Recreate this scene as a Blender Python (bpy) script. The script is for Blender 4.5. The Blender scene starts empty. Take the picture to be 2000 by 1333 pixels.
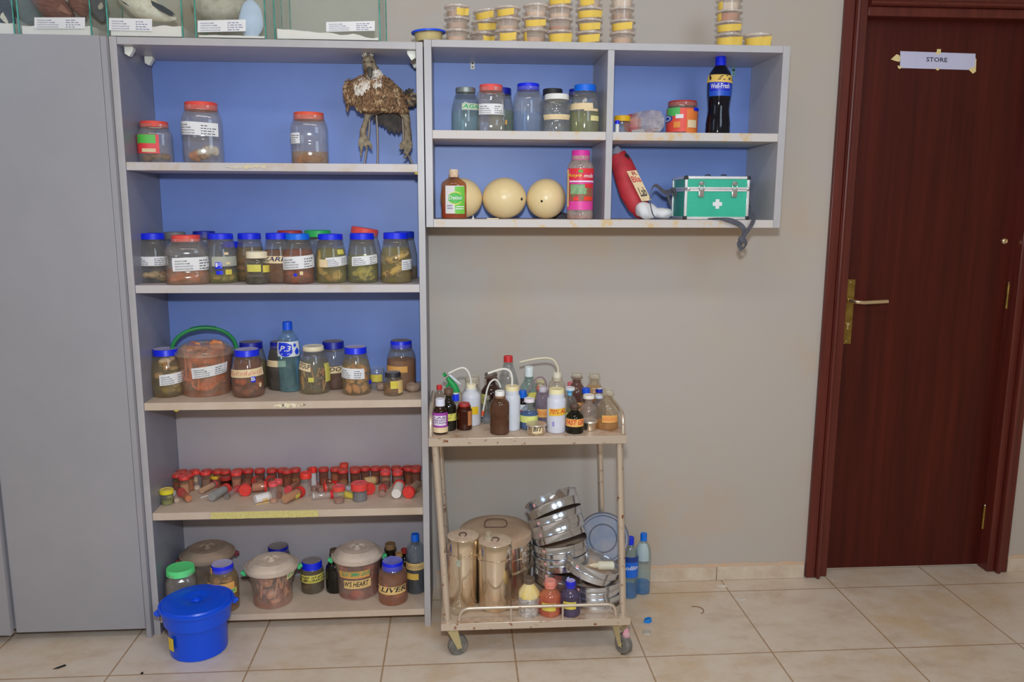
import bpy, math, random
import numpy as np
from mathutils import Matrix, Vector, noise
random.seed(4)
S = bpy.context.scene
COL = S.collection

# ---------------------------------------------------------------- camera
FPX, PITCH, YAW, ROLL = 1560.6, .1675, .0696, .0039
CAM = np.array([.1329, -2.7247, 1.3674])
_fw = np.array([math.sin(YAW)*math.cos(PITCH), math.cos(YAW)*math.cos(PITCH), -math.sin(PITCH)])
_r0 = np.array([math.cos(YAW), -math.sin(YAW), 0.]); _u0 = np.cross(_r0, _fw)
_cr, _sr = math.cos(ROLL), math.sin(ROLL)
_rt = _r0*_cr+_u0*_sr; _up = _u0*_cr-_r0*_sr
cam = bpy.data.objects.new('camera', bpy.data.cameras.new('camera'))
COL.objects.link(cam); S.camera = cam
cam.data.sensor_width = 36; cam.data.sensor_fit = 'HORIZONTAL'; cam.data.lens = FPX/2000*36
cam.data.clip_start = .05
cam.matrix_world = Matrix([[_rt[i], _up[i], -_fw[i], CAM[i]] for i in range(3)]+[[0, 0, 0, 1]])

# ---------------------------------------------------------------- light
S.view_settings.view_transform = 'Standard'; S.view_settings.look = 'None'
S.view_settings.exposure = -0.52; S.view_settings.gamma = 1; S.view_settings.use_curve_mapping = False
S.cycles.transparent_max_bounces = 28
S.cycles.max_bounces = 8
W = bpy.data.worlds.new('room_light'); S.world = W; W.use_nodes = True
W.node_tree.nodes['Background'].inputs[0].default_value = (1.0, .82, .60, 1)
W.node_tree.nodes['Background'].inputs[1].default_value = .40
def area(name, loc, target, sx, sy, power, col):
    l = bpy.data.lights.new(name, 'AREA'); l.shape = 'RECTANGLE'; l.size = sx; l.size_y = sy
    l.energy = power; l.color = col
    o = bpy.data.objects.new(name, l); COL.objects.link(o); o.location = loc
    o.rotation_euler = (Vector(target)-Vector(loc)).to_track_quat('-Z', 'Y').to_euler()
    return o
area('camera_flash', (CAM[0], CAM[1], CAM[2]+.26), (.25, 0, 1.0), .10, .07, 39, (.85, .94, 1.0))
area('overhead_fill_light', (.2, -1.9, 2.75), (.2, -1.6, 0), 1.3, .3, 16, (1.0, .93, .84))  # unseen overhead lamp added as ambient fill
area('window_daylight', (1.5, -3.2, 2.35), (.1, 0, 1.5), .9, 1.0, 24, (.62, .80, 1.0))
area('blue_side_fill', (-2.5, -2.4, 2.3), (-.9, 0, 1.75), .8, .9, 9, (.46, .66, 1.0))  # unseen blue fill added to tint the upper part of the cupboard

# ---------------------------------------------------------------- pixel -> place
def ray(u, v):
    d = _fw+_rt*(u-1000)/FPX-_up*(v-666.5)/FPX
    return d
def on_y(u, v, y):
    d = ray(u, v); t = (y-CAM[1])/d[1]; return CAM+d*t
def on_z(u, v, z):
    d = ray(u, v); t = (z-CAM[2])/d[2]; return CAM+d*t
def proj(p):
    d = np.array(p)-CAM; w = d@_fw
    return 1000+FPX*(d@_rt)/w, 666.5-FPX*(d@_up)/w
D, B = -.2714, -.0095
XIL, XOL, XIR, XOR = -.8265, -.8465, .0197, .0395
WLO, WLI, WML, WMR, WRI, WRO = .0425, .0645, .586, .606, 1.1185, 1.1405
TT, TB = 1.838, 1.8175
Z = dict(floor=0., s1=1.4897, s2=1.1291, s3=.7669, s4=.4108, s5=.0606, tt=TT, wt=1.8456, w2=1.5892, w3=1.3274)
EDGE = dict(s1=[(240, 319.3), (502, 319.4), (814, 317)], s2=[(258, 558.4), (400, 559), (818, 554)],
            s3=[(276, 784.7), (520, 786.5), (822, 783.6)], s4=[(297, 998.8), (540, 999), (826, 997.3)],
            s5=[(446, 1197), (832, 1195.4)], tt=[(0, 69.5), (227, 75.5), (400, 74), (813, 72.7)],
            w2=[(846, 251.3), (1184, 255.9), (1521, 265.3)], w3=[(847, 427), (1182, 428), (1515, 432.6)],
            wt=[(845, 72.7), (1188, 79), (1542, 93.9)])
def dv(key, u):                                  # how far this shelf's edge sits from its measured line
    if key not in EDGE: return 0.
    e = EDGE[key]; v = float(np.interp(u, [a for a, b in e], [b for a, b in e]))
    p = on_y(u, v, D); return proj((p[0], D, Z[key]))[1]-v

# ---------------------------------------------------------------- materials
GAIN = 1.55
def lin(c): return tuple(((x/255)/12.92 if x/255 <= .04045 else ((x/255+.055)/1.055)**2.4) for x in c)
def C(*c):
    v = [x*GAIN for x in lin(c)]; k = min(1., .88/max(max(v), 1e-6)); return tuple(x*k for x in v)
_mats = {}
def _new(name):
    m = bpy.data.materials.new(name); m.use_nodes = True
    nt = m.node_tree; nt.nodes.clear(); out = nt.nodes.new('ShaderNodeOutputMaterial')
    return m, nt, out
def _noise(nt, scale, detail=4, rough=.6, stretch=None):
    tc = nt.nodes.new('ShaderNodeTexCoord'); n = nt.nodes.new('ShaderNodeTexNoise')
    n.inputs['Scale'].default_value = scale; n.inputs['Detail'].default_value = detail; n.inputs['Roughness'].default_value = rough
    if stretch:
        mp = nt.nodes.new('ShaderNodeMapping'); mp.inputs['Scale'].default_value = stretch
        nt.links.new(tc.outputs['Object'], mp.inputs[0]); nt.links.new(mp.outputs[0], n.inputs['Vector'])
    else: nt.links.new(tc.outputs['Object'], n.inputs['Vector'])
    return n
def _ramp(nt, src, stops):
    r = nt.nodes.new('ShaderNodeValToRGB'); e = r.color_ramp.elements
    while len(e) > 1: e.remove(e[-1])
    e[0].position, e[0].color = stops[0][0], (*stops[0][1], 1)
    for p, c in stops[1:]:
        k = e.new(p); k.color = (*c, 1)
    nt.links.new(src, r.inputs[0]); return r
def mat(c, rough=.5, metal=0., c2=None, scale=30, lo=.35, hi=.65, stretch=None, bump=0., sub=0., spec=.5, trans=0., name='paint'):
    key = ('m', c, rough, metal, c2, scale, lo, hi, stretch, bump, sub, spec, trans)
    if key in _mats: return _mats[key]
    m, nt, out = _new(name); b = nt.nodes.new('ShaderNodeBsdfPrincipled'); nt.links.new(b.outputs[0], out.inputs[0])
    b.inputs['Roughness'].default_value = rough; b.inputs['Metallic'].default_value = metal
    b.inputs['Specular IOR Level'].default_value = spec
    col = C(*c); b.inputs['Base Color'].default_value = (*col, 1)
    if c2 is None:
        n = _noise(nt, scale); r = _ramp(nt, n.outputs[0], [(.3, tuple(x*.93 for x in col)), (.7, tuple(min(.95, x*1.05) for x in col))])
        nt.links.new(r.outputs[0], b.inputs['Base Color'])
    else:
        n = _noise(nt, scale, 5, .65, stretch); r = _ramp(nt, n.outputs[0], [(lo, col), (hi, C(*c2))])
        nt.links.new(r.outputs[0], b.inputs['Base Color'])
    if bump:
        bp = nt.nodes.new('ShaderNodeBump'); bp.inputs['Strength'].default_value = bump; bp.inputs['Distance'].default_value = .004
        nt.links.new(n.outputs[0], bp.inputs['Height']); nt.links.new(bp.outputs[0], b.inputs['Normal'])
    if trans:                                       # milky see-through plastic
        t = nt.nodes.new('ShaderNodeBsdfTransparent'); mx = nt.nodes.new('ShaderNodeMixShader'); mx.inputs[0].default_value = trans
        nt.links.new(b.outputs[0], mx.inputs[1]); nt.links.new(t.outputs[0], mx.inputs[2]); nt.links.new(mx.outputs[0], out.inputs[0])
    _mats[key] = m; return m
def glass(tint=(.93, .95, .94), dust=.05, dcol=(190, 185, 178), edge=.55, name='glass', base=.045):
    key = ('g', tint, dust, dcol, edge, base)
    if key in _mats: return _mats[key]
    m, nt, out = _new(name); N = nt.nodes.new
    lw = N('ShaderNodeLayerWeight'); lw.inputs[0].default_value = .5
    pw = N('ShaderNodeMath'); pw.operation = 'POWER'; pw.inputs[1].default_value = 3.5; nt.links.new(lw.outputs['Facing'], pw.inputs[0])
    ma = N('ShaderNodeMath'); ma.operation = 'MULTIPLY_ADD'; ma.inputs[1].default_value = edge; ma.inputs[2].default_value = base
    nt.links.new(pw.outputs[0], ma.inputs[0])
    t = N('ShaderNodeBsdfTransparent'); t.inputs[0].default_value = (*tint, 1)
    g = N('ShaderNodeBsdfGlossy'); g.inputs['Roughness'].default_value = .06
    d = N('ShaderNodeBsdfDiffuse'); d.inputs[0].default_value = (*C(*dcol), 1)
    n = _noise(nt, 25, 4); r = N('ShaderNodeMapRange'); r.inputs[1].default_value = .3; r.inputs[2].default_value = .75
    r.inputs[3].default_value = dust*.5; r.inputs[4].default_value = dust*1.6; nt.links.new(n.outputs[0], r.inputs[0])
    m1 = N('ShaderNodeMixShader'); nt.links.new(r.outputs[0], m1.inputs[0]); nt.links.new(t.outputs[0], m1.inputs[1]); nt.links.new(d.outputs[0], m1.inputs[2])
    m2 = N('ShaderNodeMixShader'); nt.links.new(ma.outputs[0], m2.inputs[0]); nt.links.new(m1.outputs[0], m2.inputs[1]); nt.links.new(g.outputs[0], m2.inputs[2])
    nt.links.new(m2.outputs[0], out.inputs[0]); _mats[key] = m; return m
def liquid(c, body=.35, name='liquid'):             # body: share of light the liquid scatters itself
    key = ('l', c, body)
    if key in _mats: return _mats[key]
    m, nt, out = _new(name); N = nt.nodes.new
    col = C(*c); mxv = max(col)
    t = N('ShaderNodeBsdfTransparent'); t.inputs[0].default_value = (*[(.58+.42*x/mxv)*.98 for x in col], 1)
    d = N('ShaderNodeBsdfDiffuse'); d.inputs[0].default_value = (*[min(.9, x*1.25) for x in col], 1)
    m1 = N('ShaderNodeMixShader'); m1.inputs[0].default_value = body*.5 if body < .5 else body*.85
    nt.links.new(t.outputs[0], m1.inputs[1]); nt.links.new(d.outputs[0], m1.inputs[2]); nt.links.new(m1.outputs[0], out.inputs[0])
    _mats[key] = m; return m

# ---------------------------------------------------------------- mesh builder
def frame_to(d):                                   # matrix whose Z axis is d
    return Vector(d).to_track_quat('Z', 'Y').to_matrix().to_4x4()
class MB:
    def __init__(s): s.v = []; s.f = []; s.m = []; s.mats = []
    def mi(s, m):
        if m not in s.mats: s.mats.append(m)
        return s.mats.index(m)
    def add(s, vs, fs, m, M=None):
        o = len(s.v); k = s.mi(m)
        s.v += [tuple(M @ Vector(p)) for p in vs] if M is not None else [tuple(p) for p in vs]
        s.f += [tuple(i+o for i in f) for f in fs]; s.m += [k]*len(fs); return s
    def lathe(s, prof, m, seg=28, M=None, sq=0, flat=1., wob=None):
        vs = []; fs = []; rings = []
        for r, z in prof:
            if r <= 1e-6: rings.append([len(vs)]); vs.append((0, 0, z)); continue
            ring = []
            for i in range(seg):
                a = 2*math.pi*i/seg; k = 1.
                if sq: k = 1/((abs(math.cos(a))**sq+abs(math.sin(a))**sq)**(1/sq))
                if wob: k *= wob(a, z)
                ring.append(len(vs)); vs.append((r*k*math.sin(a), -r*k*math.cos(a)*flat, z))
            rings.append(ring)
        for a, b in zip(rings, rings[1:]):
            if len(a) == 1 and len(b) == 1: continue
            for i in range(seg):
                j = (i+1) % seg
                if len(a) == 1: fs.append((a[0], b[j], b[i]))
                elif len(b) == 1: fs.append((a[i], a[j], b[0]))
                else: fs.append((a[i], a[j], b[j], b[i]))
        return s.add(vs, fs, m, M)
    def box(s, x0, x1, y0, y1, z0, z1, m, M=None):
        vs = [(x, y, z) for z in (z0, z1) for y in (y0, y1) for x in (x0, x1)]
        return s.add(vs, [(0, 2, 3, 1), (4, 5, 7, 6), (0, 1, 5, 4), (2, 6, 7, 3), (1, 3, 7, 5), (0, 4, 6, 2)], m, M)
    def tube(s, pts, r, m, seg=8, M=None, flat=1., cap=True, up=(0, 0, 1)):
        pts = [Vector(p) for p in pts]; n = len(pts); vs = []; fs = []; u = None
        for i, p in enumerate(pts):
            t = (pts[min(i+1, n-1)]-pts[max(i-1, 0)]).normalized()
            if u is None:
                u = Vector(up)-t*Vector(up).dot(t)
                if u.length < 1e-3: u = Vector((1, 0, 0))-t*t.x
            else: u = u-t*u.dot(t)
            u.normalize(); w = t.cross(u)
            rr = r[i] if isinstance(r, (list, tuple)) else r
            for k in range(seg):
                a = 2*math.pi*k/seg; vs.append(p+(w*math.cos(a)+u*math.sin(a)*flat)*rr)
        for i in range(n-1):
            for k in range(seg):
                j = (k+1) % seg; fs.append((i*seg+k, i*seg+j, (i+1)*seg+j, (i+1)*seg+k))
        if cap: fs += [tuple(range(seg))[::-1], tuple((n-1)*seg+k for k in range(seg))]
        return s.add(vs, fs, m, M)
    def ell(s, c, rad, m, M=None, seg=12, rings=8, amp=0., fr=60., seed=0):
        vs = []; fs = []
        for j in range(1, rings):
            p = math.pi*j/rings
            for i in range(seg):
                a = 2*math.pi*i/seg; vs.append(Vector((math.sin(p)*math.cos(a), math.sin(p)*math.sin(a), math.cos(p))))
        vs += [Vector((0, 0, 1)), Vector((0, 0, -1))]; o = []
        for d in vs:
            q = Vector((d.x*rad[0], d.y*rad[1], d.z*rad[2]))
            if amp: q += d*amp*noise.noise(q*fr+Vector((seed*7.3, seed*1.7, 0)))
            if M is not None: q = M.to_3x3() @ q
            o.append(q+Vector(c))
        for j in range(rings-2):
            for i in range(seg):
                k = (i+1) % seg; fs.append((j*seg+i, (j+1)*seg+i, (j+1)*seg+k, j*seg+k))
        t, b = len(vs)-2, len(vs)-1
        for i in range(seg):
            k = (i+1) % seg; fs += [(t, i, k), (b, (rings-2)*seg+k, (rings-2)*seg+i)]
        return s.add(o, fs, m)
    def patch(s, fn, m, nu=8, nv=4, th=0):           # a sheet through fn(a, b), a and b in 0..1
        vs = [fn(i/nu, j/nv) for j in range(nv+1) for i in range(nu+1)]
        fs = [(j*(nu+1)+i, j*(nu+1)+i+1, (j+1)*(nu+1)+i+1, (j+1)*(nu+1)+i) for j in range(nv) for i in range(nu)]
        return s.add(vs, fs, m)
    def text(s, st, fn, m, shear=0., box=(0, 1, 0, 1), fit=False):  # lettering laid on the sheet fn inside box (a0, a1, b0, b1)
        vs, fs, w = glyphs(st, shear); a0, a1, b0, b1 = box
        return s.add([fn(a0+(a1-a0)*x/max(w, 1e-6), b0+(b1-b0)*y) for x, y in vs], fs, m)
    def build(s, name, parent=None, bevel=0., sharp=38, smooth=True):
        me = bpy.data.meshes.new(name); me.from_pydata([tuple(p) for p in s.v], [], s.f)
        for m in s.mats: me.materials.append(m)
        me.polygons.foreach_set('material_index', s.m)
        if smooth:
            me.polygons.foreach_set('use_smooth', [True]*len(s.f)); me.set_sharp_from_angle(angle=math.radians(sharp))
        me.update(); o = bpy.data.objects.new(name, me); COL.objects.link(o)
        if parent is not None: o.parent = parent
        if bevel:
            b = o.modifiers.new('soft_edges', 'BEVEL'); b.width = bevel; b.segments = 2; b.limit_method = 'ANGLE'; b.angle_limit = .9
        return o
_gl = {}
def glyphs(st, shear=0.):
    k = (st, shear)
    if k not in _gl:
        cu = bpy.data.curves.new('lettering', 'FONT'); cu.body = st; cu.resolution_u = 2; cu.shear = shear; cu.offset = .014
        o = bpy.data.objects.new('lettering', cu); COL.objects.link(o)
        dg = bpy.context.evaluated_depsgraph_get(); ev = o.evaluated_get(dg); me = ev.to_mesh()
        v = [(p.co.x, p.co.y) for p in me.vertices]; f = [tuple(q.vertices) for q in me.polygons]
        ev.to_mesh_clear(); bpy.data.objects.remove(o); bpy.data.curves.remove(cu)
        x0 = min(a for a, b in v); x1 = max(a for a, b in v); y0 = min(b for a, b in v); y1 = max(b for a, b in v)
        _gl[k] = ([(a-x0, (b-y0)/(y1-y0)) for a, b in v], f, x1-x0)
    return _gl[k]
def tag(o, label, cat, group=None):
    o['label'] = label; o['category'] = cat
    group = group or GROUPS.get(o.name.split('.')[0])
    if group: o['group'] = group
    return o
GROUPS = dict(specimen_jar='specimen jars on the shelves', sample_tub='food tubs stacked along the top', test_sieve='steel sieves on the lower tray', reagent_bottle='stoppered reagent bottles',
              sample_vial='sample vials on the fourth shelf', glass_tank='glass tanks on the cupboard tops', preserved_bird='birds kept in the glass tanks', water_bottle='water bottles', clear_bucket='clear lidded buckets',
              wash_bottle='wash bottles on the trolley', small_bottle='small bottles on the trolley', small_tin='small tins on the trolley', steel_canister='steel canisters on the trolley', tissue_specimen='specimens in jars', snail_shell='snail shells on the third shelf')
def thing(name, label, cat, loc=(0, 0, 0), rz=0., group=None):
    o = bpy.data.objects.new(name, None); o.empty_display_size = .02; COL.objects.link(o)
    o.location = tuple(loc); o.rotation_euler = (0, 0, rz); return tag(o, label, cat, group)
def structure(o): o['kind'] = 'structure'; return o
def facing(x, y): return math.atan2(CAM[0]-x, y-CAM[1])

# ================================================================ the room
def floor_mat():
    m, nt, out = _new('floor_tiles'); N = nt.nodes.new; L = nt.links.new
    b = N('ShaderNodeBsdfPrincipled'); L(b.outputs[0], out.inputs[0]); b.inputs['Roughness'].default_value = .42
    tc = N('ShaderNodeTexCoord'); sp = N('ShaderNodeSeparateXYZ'); L(tc.outputs['Object'], sp.inputs[0])
    ds = []
    for i, off in ((0, .3035), (1, -.4962)):
        a = N('ShaderNodeMath'); a.operation = 'SUBTRACT'; a.inputs[1].default_value = off; L(sp.outputs[i], a.inputs[0])
        p = N('ShaderNodeMath'); p.operation = 'PINGPONG'; p.inputs[1].default_value = .2; L(a.outputs[0], p.inputs[0]); ds.append(p)
    mn = N('ShaderNodeMath'); mn.operation = 'MINIMUM'; L(ds[0].outputs[0], mn.inputs[0]); L(ds[1].outputs[0], mn.inputs[1])
    n0 = _noise(nt, 40, 3); jig = N('ShaderNodeMath'); jig.operation = 'MULTIPLY_ADD'; jig.inputs[1].default_value = .002; L(n0.outputs[0], jig.inputs[0]); L(mn.outputs[0], jig.inputs[2])
    g = N('ShaderNodeMapRange'); g.inputs[1].default_value = .0018; g.inputs[2].default_value = .0048; L(jig.outputs[0], g.inputs[0])
    n1 = _noise(nt, 6, 6, .7, (1, 1.6, 1)); r1 = _ramp(nt, n1.outputs[0], [(.32, C(172, 154, 136)), (.5, C(184, 170, 156)), (.68, C(188, 177, 166))])
    n2 = _noise(nt, 1.7, 6, .75); r2 = _ramp(nt, n2.outputs[0], [(.52, (0, 0, 0)), (.7, (1, 1, 1))])
    mx = N('ShaderNodeMix'); mx.data_type = 'RGBA'; L(r2.outputs[0], mx.inputs[0]); L(r1.outputs[0], mx.inputs[6]); mx.inputs[7].default_value = (*C(178, 154, 124), 1)
    md = N('ShaderNodeMix'); md.data_type = 'RGBA'; L(g.outputs[0], md.inputs[0]); md.inputs[6].default_value = (*C(140, 112, 84), 1); L(mx.outputs[2], md.inputs[7])
    L(md.outputs[2], b.inputs['Base Color']); return m
m_wall = mat((158, 151, 145), .7, c2=(164, 146, 126), scale=2.1, lo=.5, hi=.78, bump=.02)
m_dirt = mat((176, 142, 116), .9, c2=(166, 150, 134), scale=60)
m_skirt = mat((184, 172, 158), .45, c2=(168, 152, 134), scale=14)
b = MB(); b.box(-2.2, 3.2, -3.6, .06, -.05, 0, floor_mat()); structure(b.build('floor'))
DX0, DX1, DZ = 1.455, 2.19, 2.045
b = MB()
b.box(-2.2, DX0, 0, .12, 0, 2.7, m_wall); b.box(DX1, 3.2, 0, .12, 0, 2.7, m_wall); b.box(DX0, DX1, 0, .12, DZ, 2.7, m_wall)
structure(b.build('wall_back'))
def skirting(name, x0, x1):
    b = MB(); x = x0; h = .052
    nxt = [x for x in (.645, 1.085) if x0 < x < x1]+[x1]
    for e in nxt: b.box(x+.0012, e-.0012, -.011, -.0005, .0005, h, m_skirt); x = e
    n = 60; top = [h+.004+.007*noise.noise(Vector((i*.43, x0, 0))) for i in range(n+1)]
    vs = []; 
    for i in range(n+1):
        X = x0+(x1-x0)*i/n; vs += [(X, -.009, h), (X, -.0035, top[i]+.004), (X, -.0005, top[i]+.007)]
    b.add(vs, [(3*i+k, 3*i+3+k, 3*i+4+k, 3*i+1+k) for i in range(n) for k in (0, 1)], m_dirt)
    structure(b.build(name, bevel=.0012))
skirting('baseboard_left', .05, 1.418); skirting('baseboard_right', 2.212, 3.2)

m_wood = mat((66, 22, 18), .33, c2=(92, 36, 28), scale=5, lo=.25, hi=.8, stretch=(9, 9, .5))
m_leaf = mat((46, 9, 4), .42, c2=(78, 24, 16), scale=3.2, lo=.25, hi=.85, stretch=(7, 7, .3), spec=.3)
m_wdark = mat((40, 14, 14), .5)
m_brass = mat((150, 126, 66), .28, .9, c2=(120, 98, 48), scale=40)
m_brass2 = mat((225, 205, 170), .2, .9)
door = structure(thing('door_1', 'dark red-brown wooden store room door closed in its moulded frame', 'door', (1.83, .05, 0)))
def door_bar(b, x0, x1, z0, z1, vert, flip):
    """moulded bar: outer flat, raised bead, inner stepped flat"""
    w = (x1-x0) if vert else (z1-z0)
    for f0, f1, y0, y1 in ((0, .42, -.014, .03), (.42, .62, -.02, .03), (.62, 1, -.006, .055)):
        a, c = (f0, f1) if not flip else (1-f1, 1-f0)
        if vert: b.box(x0+w*a, x0+w*c, y0, y1, z0, z1, m_wood)
        else: b.box(x0, x1, y0, y1, z0+w*a, z0+w*c, m_wood)
    cpos = .52 if not flip else .48
    if vert: b.tube([(x0+w*cpos, -.021, z0), (x0+w*cpos, -.021, z1)], .007, m_wood, 10)
    else: b.tube([(x0, -.021, z0+w*cpos), (x1, -.021, z0+w*cpos)], .007, m_wood, 10)
b = MB()
door_bar(b, 1.424, 1.508, .002, 2.078, True, False); door_bar(b, 2.136, 2.21, .002, 2.078, True, True); door_bar(b, 1.5082, 2.1358, 1.998, 2.078, False, True)
b.v = [(x-1.83, y-.05, z) for x, y, z in b.v]
b.build('door_frame', door, bevel=.003)
b = MB(); b.box(1.51-1.83, 2.139-1.83, 0, .035, .006, 2.0, m_leaf)
leaf = b.build('door_leaf', door, bevel=.002)
b = MB(); b.box(1.512-1.83, 2.137-1.83, .036, .04, .0005, .006, m_wdark); b.build('door_gap_strip', door)  # dark strip standing in for the dark gap under the leaf
hx, hz = 1.543-1.83, 1.03
b = MB(); b.box(hx-.021, hx+.017, -.007, 0, .877, 1.113, m_brass); plate = b.build('lock_plate', leaf, bevel=.002)
b = MB()
b.tube([(hx-.004, 0, hz+.008), (hx-.004, -.035, hz+.008), (hx+.006, -.047, hz+.006), (hx+.03, -.05, hz+.004), (hx+.118, -.05, hz+.008)], .0075, m_brass2, 10)
b.lathe([(0, 0), (.012, 0), (.011, .012), (0, .012)], m_brass, 16, Matrix.Translation((hx-.004, -.006, hz+.008)) @ Matrix.Rotation(math.pi/2, 4, 'X'))
b.build('lever_handle', leaf)
b = MB(); M = Matrix.Rotation(math.pi/2, 4, 'X')
b.lathe([(0, 0), (.007, 0), (.006, .006), (0, .006)], m_brass2, 14, Matrix.Translation((hx-.002, -.006, .951)) @ M)
b.box(hx-.0045, hx+.0005, -.011, -.006, .932, .95, m_brass2)
for z in (1.103, .888): b.lathe([(0, 0), (.004, 0), (.003, .002), (0, .002)], m_brass2, 10, Matrix.Translation((hx-.002, -.006, z)) @ M)
b.build('key_cylinder', leaf)
b = MB(); b.lathe([(.0, 0), (.011, 0), (.0105, .006), (.007, .009), (.006, .005), (0, .005)], m_brass2, 18, Matrix.Translation((2.141-1.83-.035, 0, 1.249)) @ M); b.build('door_viewer', leaf)
for z in (.2, 1.05, 1.82):
    b = MB(); b.tube([(2.137-1.83, -.006, z-.045), (2.137-1.83, -.006, z+.045)], .0065, m_brass, 10)
    b.lathe([(0, 0), (.005, .002), (.003, .006), (0, .007)], m_brass2, 10, Matrix.Translation((2.137-1.83, -.006, z+.045))); b.build('hinge', door)
m_paper = mat((196, 196, 228), .7, c2=(188, 188, 214), scale=20)
m_ink = mat((44, 44, 60), .8); m_inkb = mat((40, 60, 120), .8)
m_mask = mat((212, 198, 148), .75, c2=(196, 178, 120), scale=70)
sg = thing('taped_paper_sign', 'white paper sign reading STORE taped on the dark red door', 'sign', (1.80, .0495, 1.868))
P0, P1, P2, P3 = [on_y(u, v, .0495)-np.array([1.80, .0495, 1.868]) for u, v in ((1757, 133), (1903, 137), (1905, 105), (1758, 100))]
def sign_fn(off):
    return lambda a, c: tuple((P0*(1-a)+P1*a)*(1-c)+(P3*(1-a)+P2*a)*c+np.array([0, -off-.003*math.sin(math.pi*c)*.6, 0]))
b = MB(); b.patch(sign_fn(.001), m_paper, 8, 5); b.patch(sign_fn(.0006), m_paper, 8, 5); pp = b.build('paper', sg)
b = MB(); b.text('STORE', sign_fn(.0016), m_ink, 0, (.345, .625, .42, .69)); b.build('lettering', pp)
def sheet(parent, pts, m, name='tape', y=.0495, off=.0018, o=(1.80, .0495, 1.868)):
    q = [on_y(u, v, y-off)-np.array(o) for u, v in pts]; n = len(q)
    b = MB(); b.add([tuple(p) for p in q]+[tuple(p+np.array([0, .0005, 0])) for p in q],
                    [tuple(range(n)), tuple(range(n, 2*n))[::-1]]+[(i, n+i, n+(i+1) % n, (i+1) % n) for i in range(n)], m); return b.build(name, parent)
for pts in ([(1740, 116), (1751, 106), (1757, 108), (1757, 121), (1748, 119)], [(1757, 110), (1771, 112), (1766, 117), (1757, 119)], [(1830, 96), (1838, 96), (1837, 106), (1826, 106), (1830, 100)],
            [(1896, 110), (1903, 110), (1907, 116), (1906, 140), (1900, 144), (1892, 136), (1898, 132)], [(1753, 128), (1762, 130), (1758, 135), (1754, 133)], [(1828, 133), (1836, 134), (1832, 138), (1828, 136)]):
    sheet(sg, pts, m_mask)

# ================================================================ cabinets
m_mel = mat((156, 153, 156), .38, c2=(148, 146, 150), scale=8)                      # light grey melamine
m_cab = mat((139, 138, 144), .34, c2=(131, 131, 137), scale=3.5, lo=.25, hi=.75)
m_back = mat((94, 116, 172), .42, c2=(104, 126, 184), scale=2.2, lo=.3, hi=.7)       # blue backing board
m_back2 = mat((144, 138, 146), .5, c2=(154, 148, 150), scale=3, lo=.3, hi=.7)       # same board; the less blue light low down is put into its colour
m_side = mat((108, 110, 124), .4, c2=(118, 118, 130), scale=4)  # shade from the grazing flash is put into the side panel colour
m_shelf = mat((170, 164, 166), .45, c2=(164, 150, 132), scale=13, lo=.5, hi=.74)
m_shelfd = mat((176, 160, 146), .6, c2=(166, 148, 130), scale=9, lo=.4, hi=.7)
m_edge = mat((172, 166, 164), .5, c2=(178, 152, 112), scale=26, lo=.52, hi=.66)
m_white = mat((205, 205, 196), .45); m_tapey = mat((186, 176, 116), .8, c2=(170, 158, 96), scale=120)
m_under = m_mel
cb = thing('storage_cabinet', 'tall grey melamine cupboard with closed doors left of the open shelves', 'cupboard', (-1.3, -.13, 0))
def off(b, o): b.v = [(x-o[0], y-o[1], z-o[2]) for x, y, z in b.v]; return b
O = (-1.3, -.13, 0)
b = MB(); b.box(-1.75, -.8485, D, -.002, .036, TT-.002, m_cab); b.box(-.8645, -.8485, D-.0005, -.002, 0, .036, m_cab); b.box(-1.75, -1.734, D, -.002, 0, .036, m_cab); b.box(-.8645, -.8485, D-.018, D, .0, TT-.002, m_cab); off(b, O).build('carcass', cb, bevel=.001)
b = MB(); b.box(-1.262, -.8655, D-.018, D-.001, .032, TT-.001, m_cab); dr = off(b, O).build('door', cb, bevel=.001)
b = MB(); b.box(-1.75, -1.268, D-.018, D-.001, .032, TT-.001, m_cab)
Mr = Matrix.Translation((-1.75, D, 0)) @ Matrix.Rotation(-.035, 4, 'Z') @ Matrix.Translation((1.75, -D, 0))
b.v = [tuple(Mr @ Vector(p)) for p in b.v]; off(b, O).build('door', cb, bevel=.001)
OPEN = thing('open_shelf_unit', 'tall open grey shelf unit with blue back holding specimen jars', 'shelf unit', (-.4, -.14, 0)); O = (-.4, -.14, 0)
for x0, x1 in ((XOL, XIL), (XIR, XOR)):
    b = MB(); b.box(x0, x1, D, -.003, 0, TT, m_side); b.box(x0, x1, D-.0008, D, 0, TT, m_mel); off(b, O).build('side_panel', OPEN, bevel=.0008)
b = MB(); b.box(XIL+.0005, XIR-.0005, D+.0003, -.006, TB, TT, m_mel); off(b, O).build('top_panel', OPEN, bevel=.0008)
TH = dict(s1=.0235, s2=.024, s3=.024, s4=.024, s5=.021)
ks = ['s1', 's2', 's3', 's4', 's5']
for k in ks:
    b = MB(); b.box(XIL+.0005, XIR-.0005, D+.0015, -.012, Z[k]-TH[k], Z[k], m_shelfd if k in ('s3', 's4', 's5') else m_shelf); off(b, O).build('shelf', OPEN, bevel=.0008)
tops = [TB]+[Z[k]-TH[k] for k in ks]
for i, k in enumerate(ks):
    b = MB(); b.box(XIL+.0005, XIR-.0005, B, -.004, Z[k]+.0005, tops[i]-.0005, m_back if i < 3 else m_back2); off(b, O).build('back_panel', OPEN)
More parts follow.
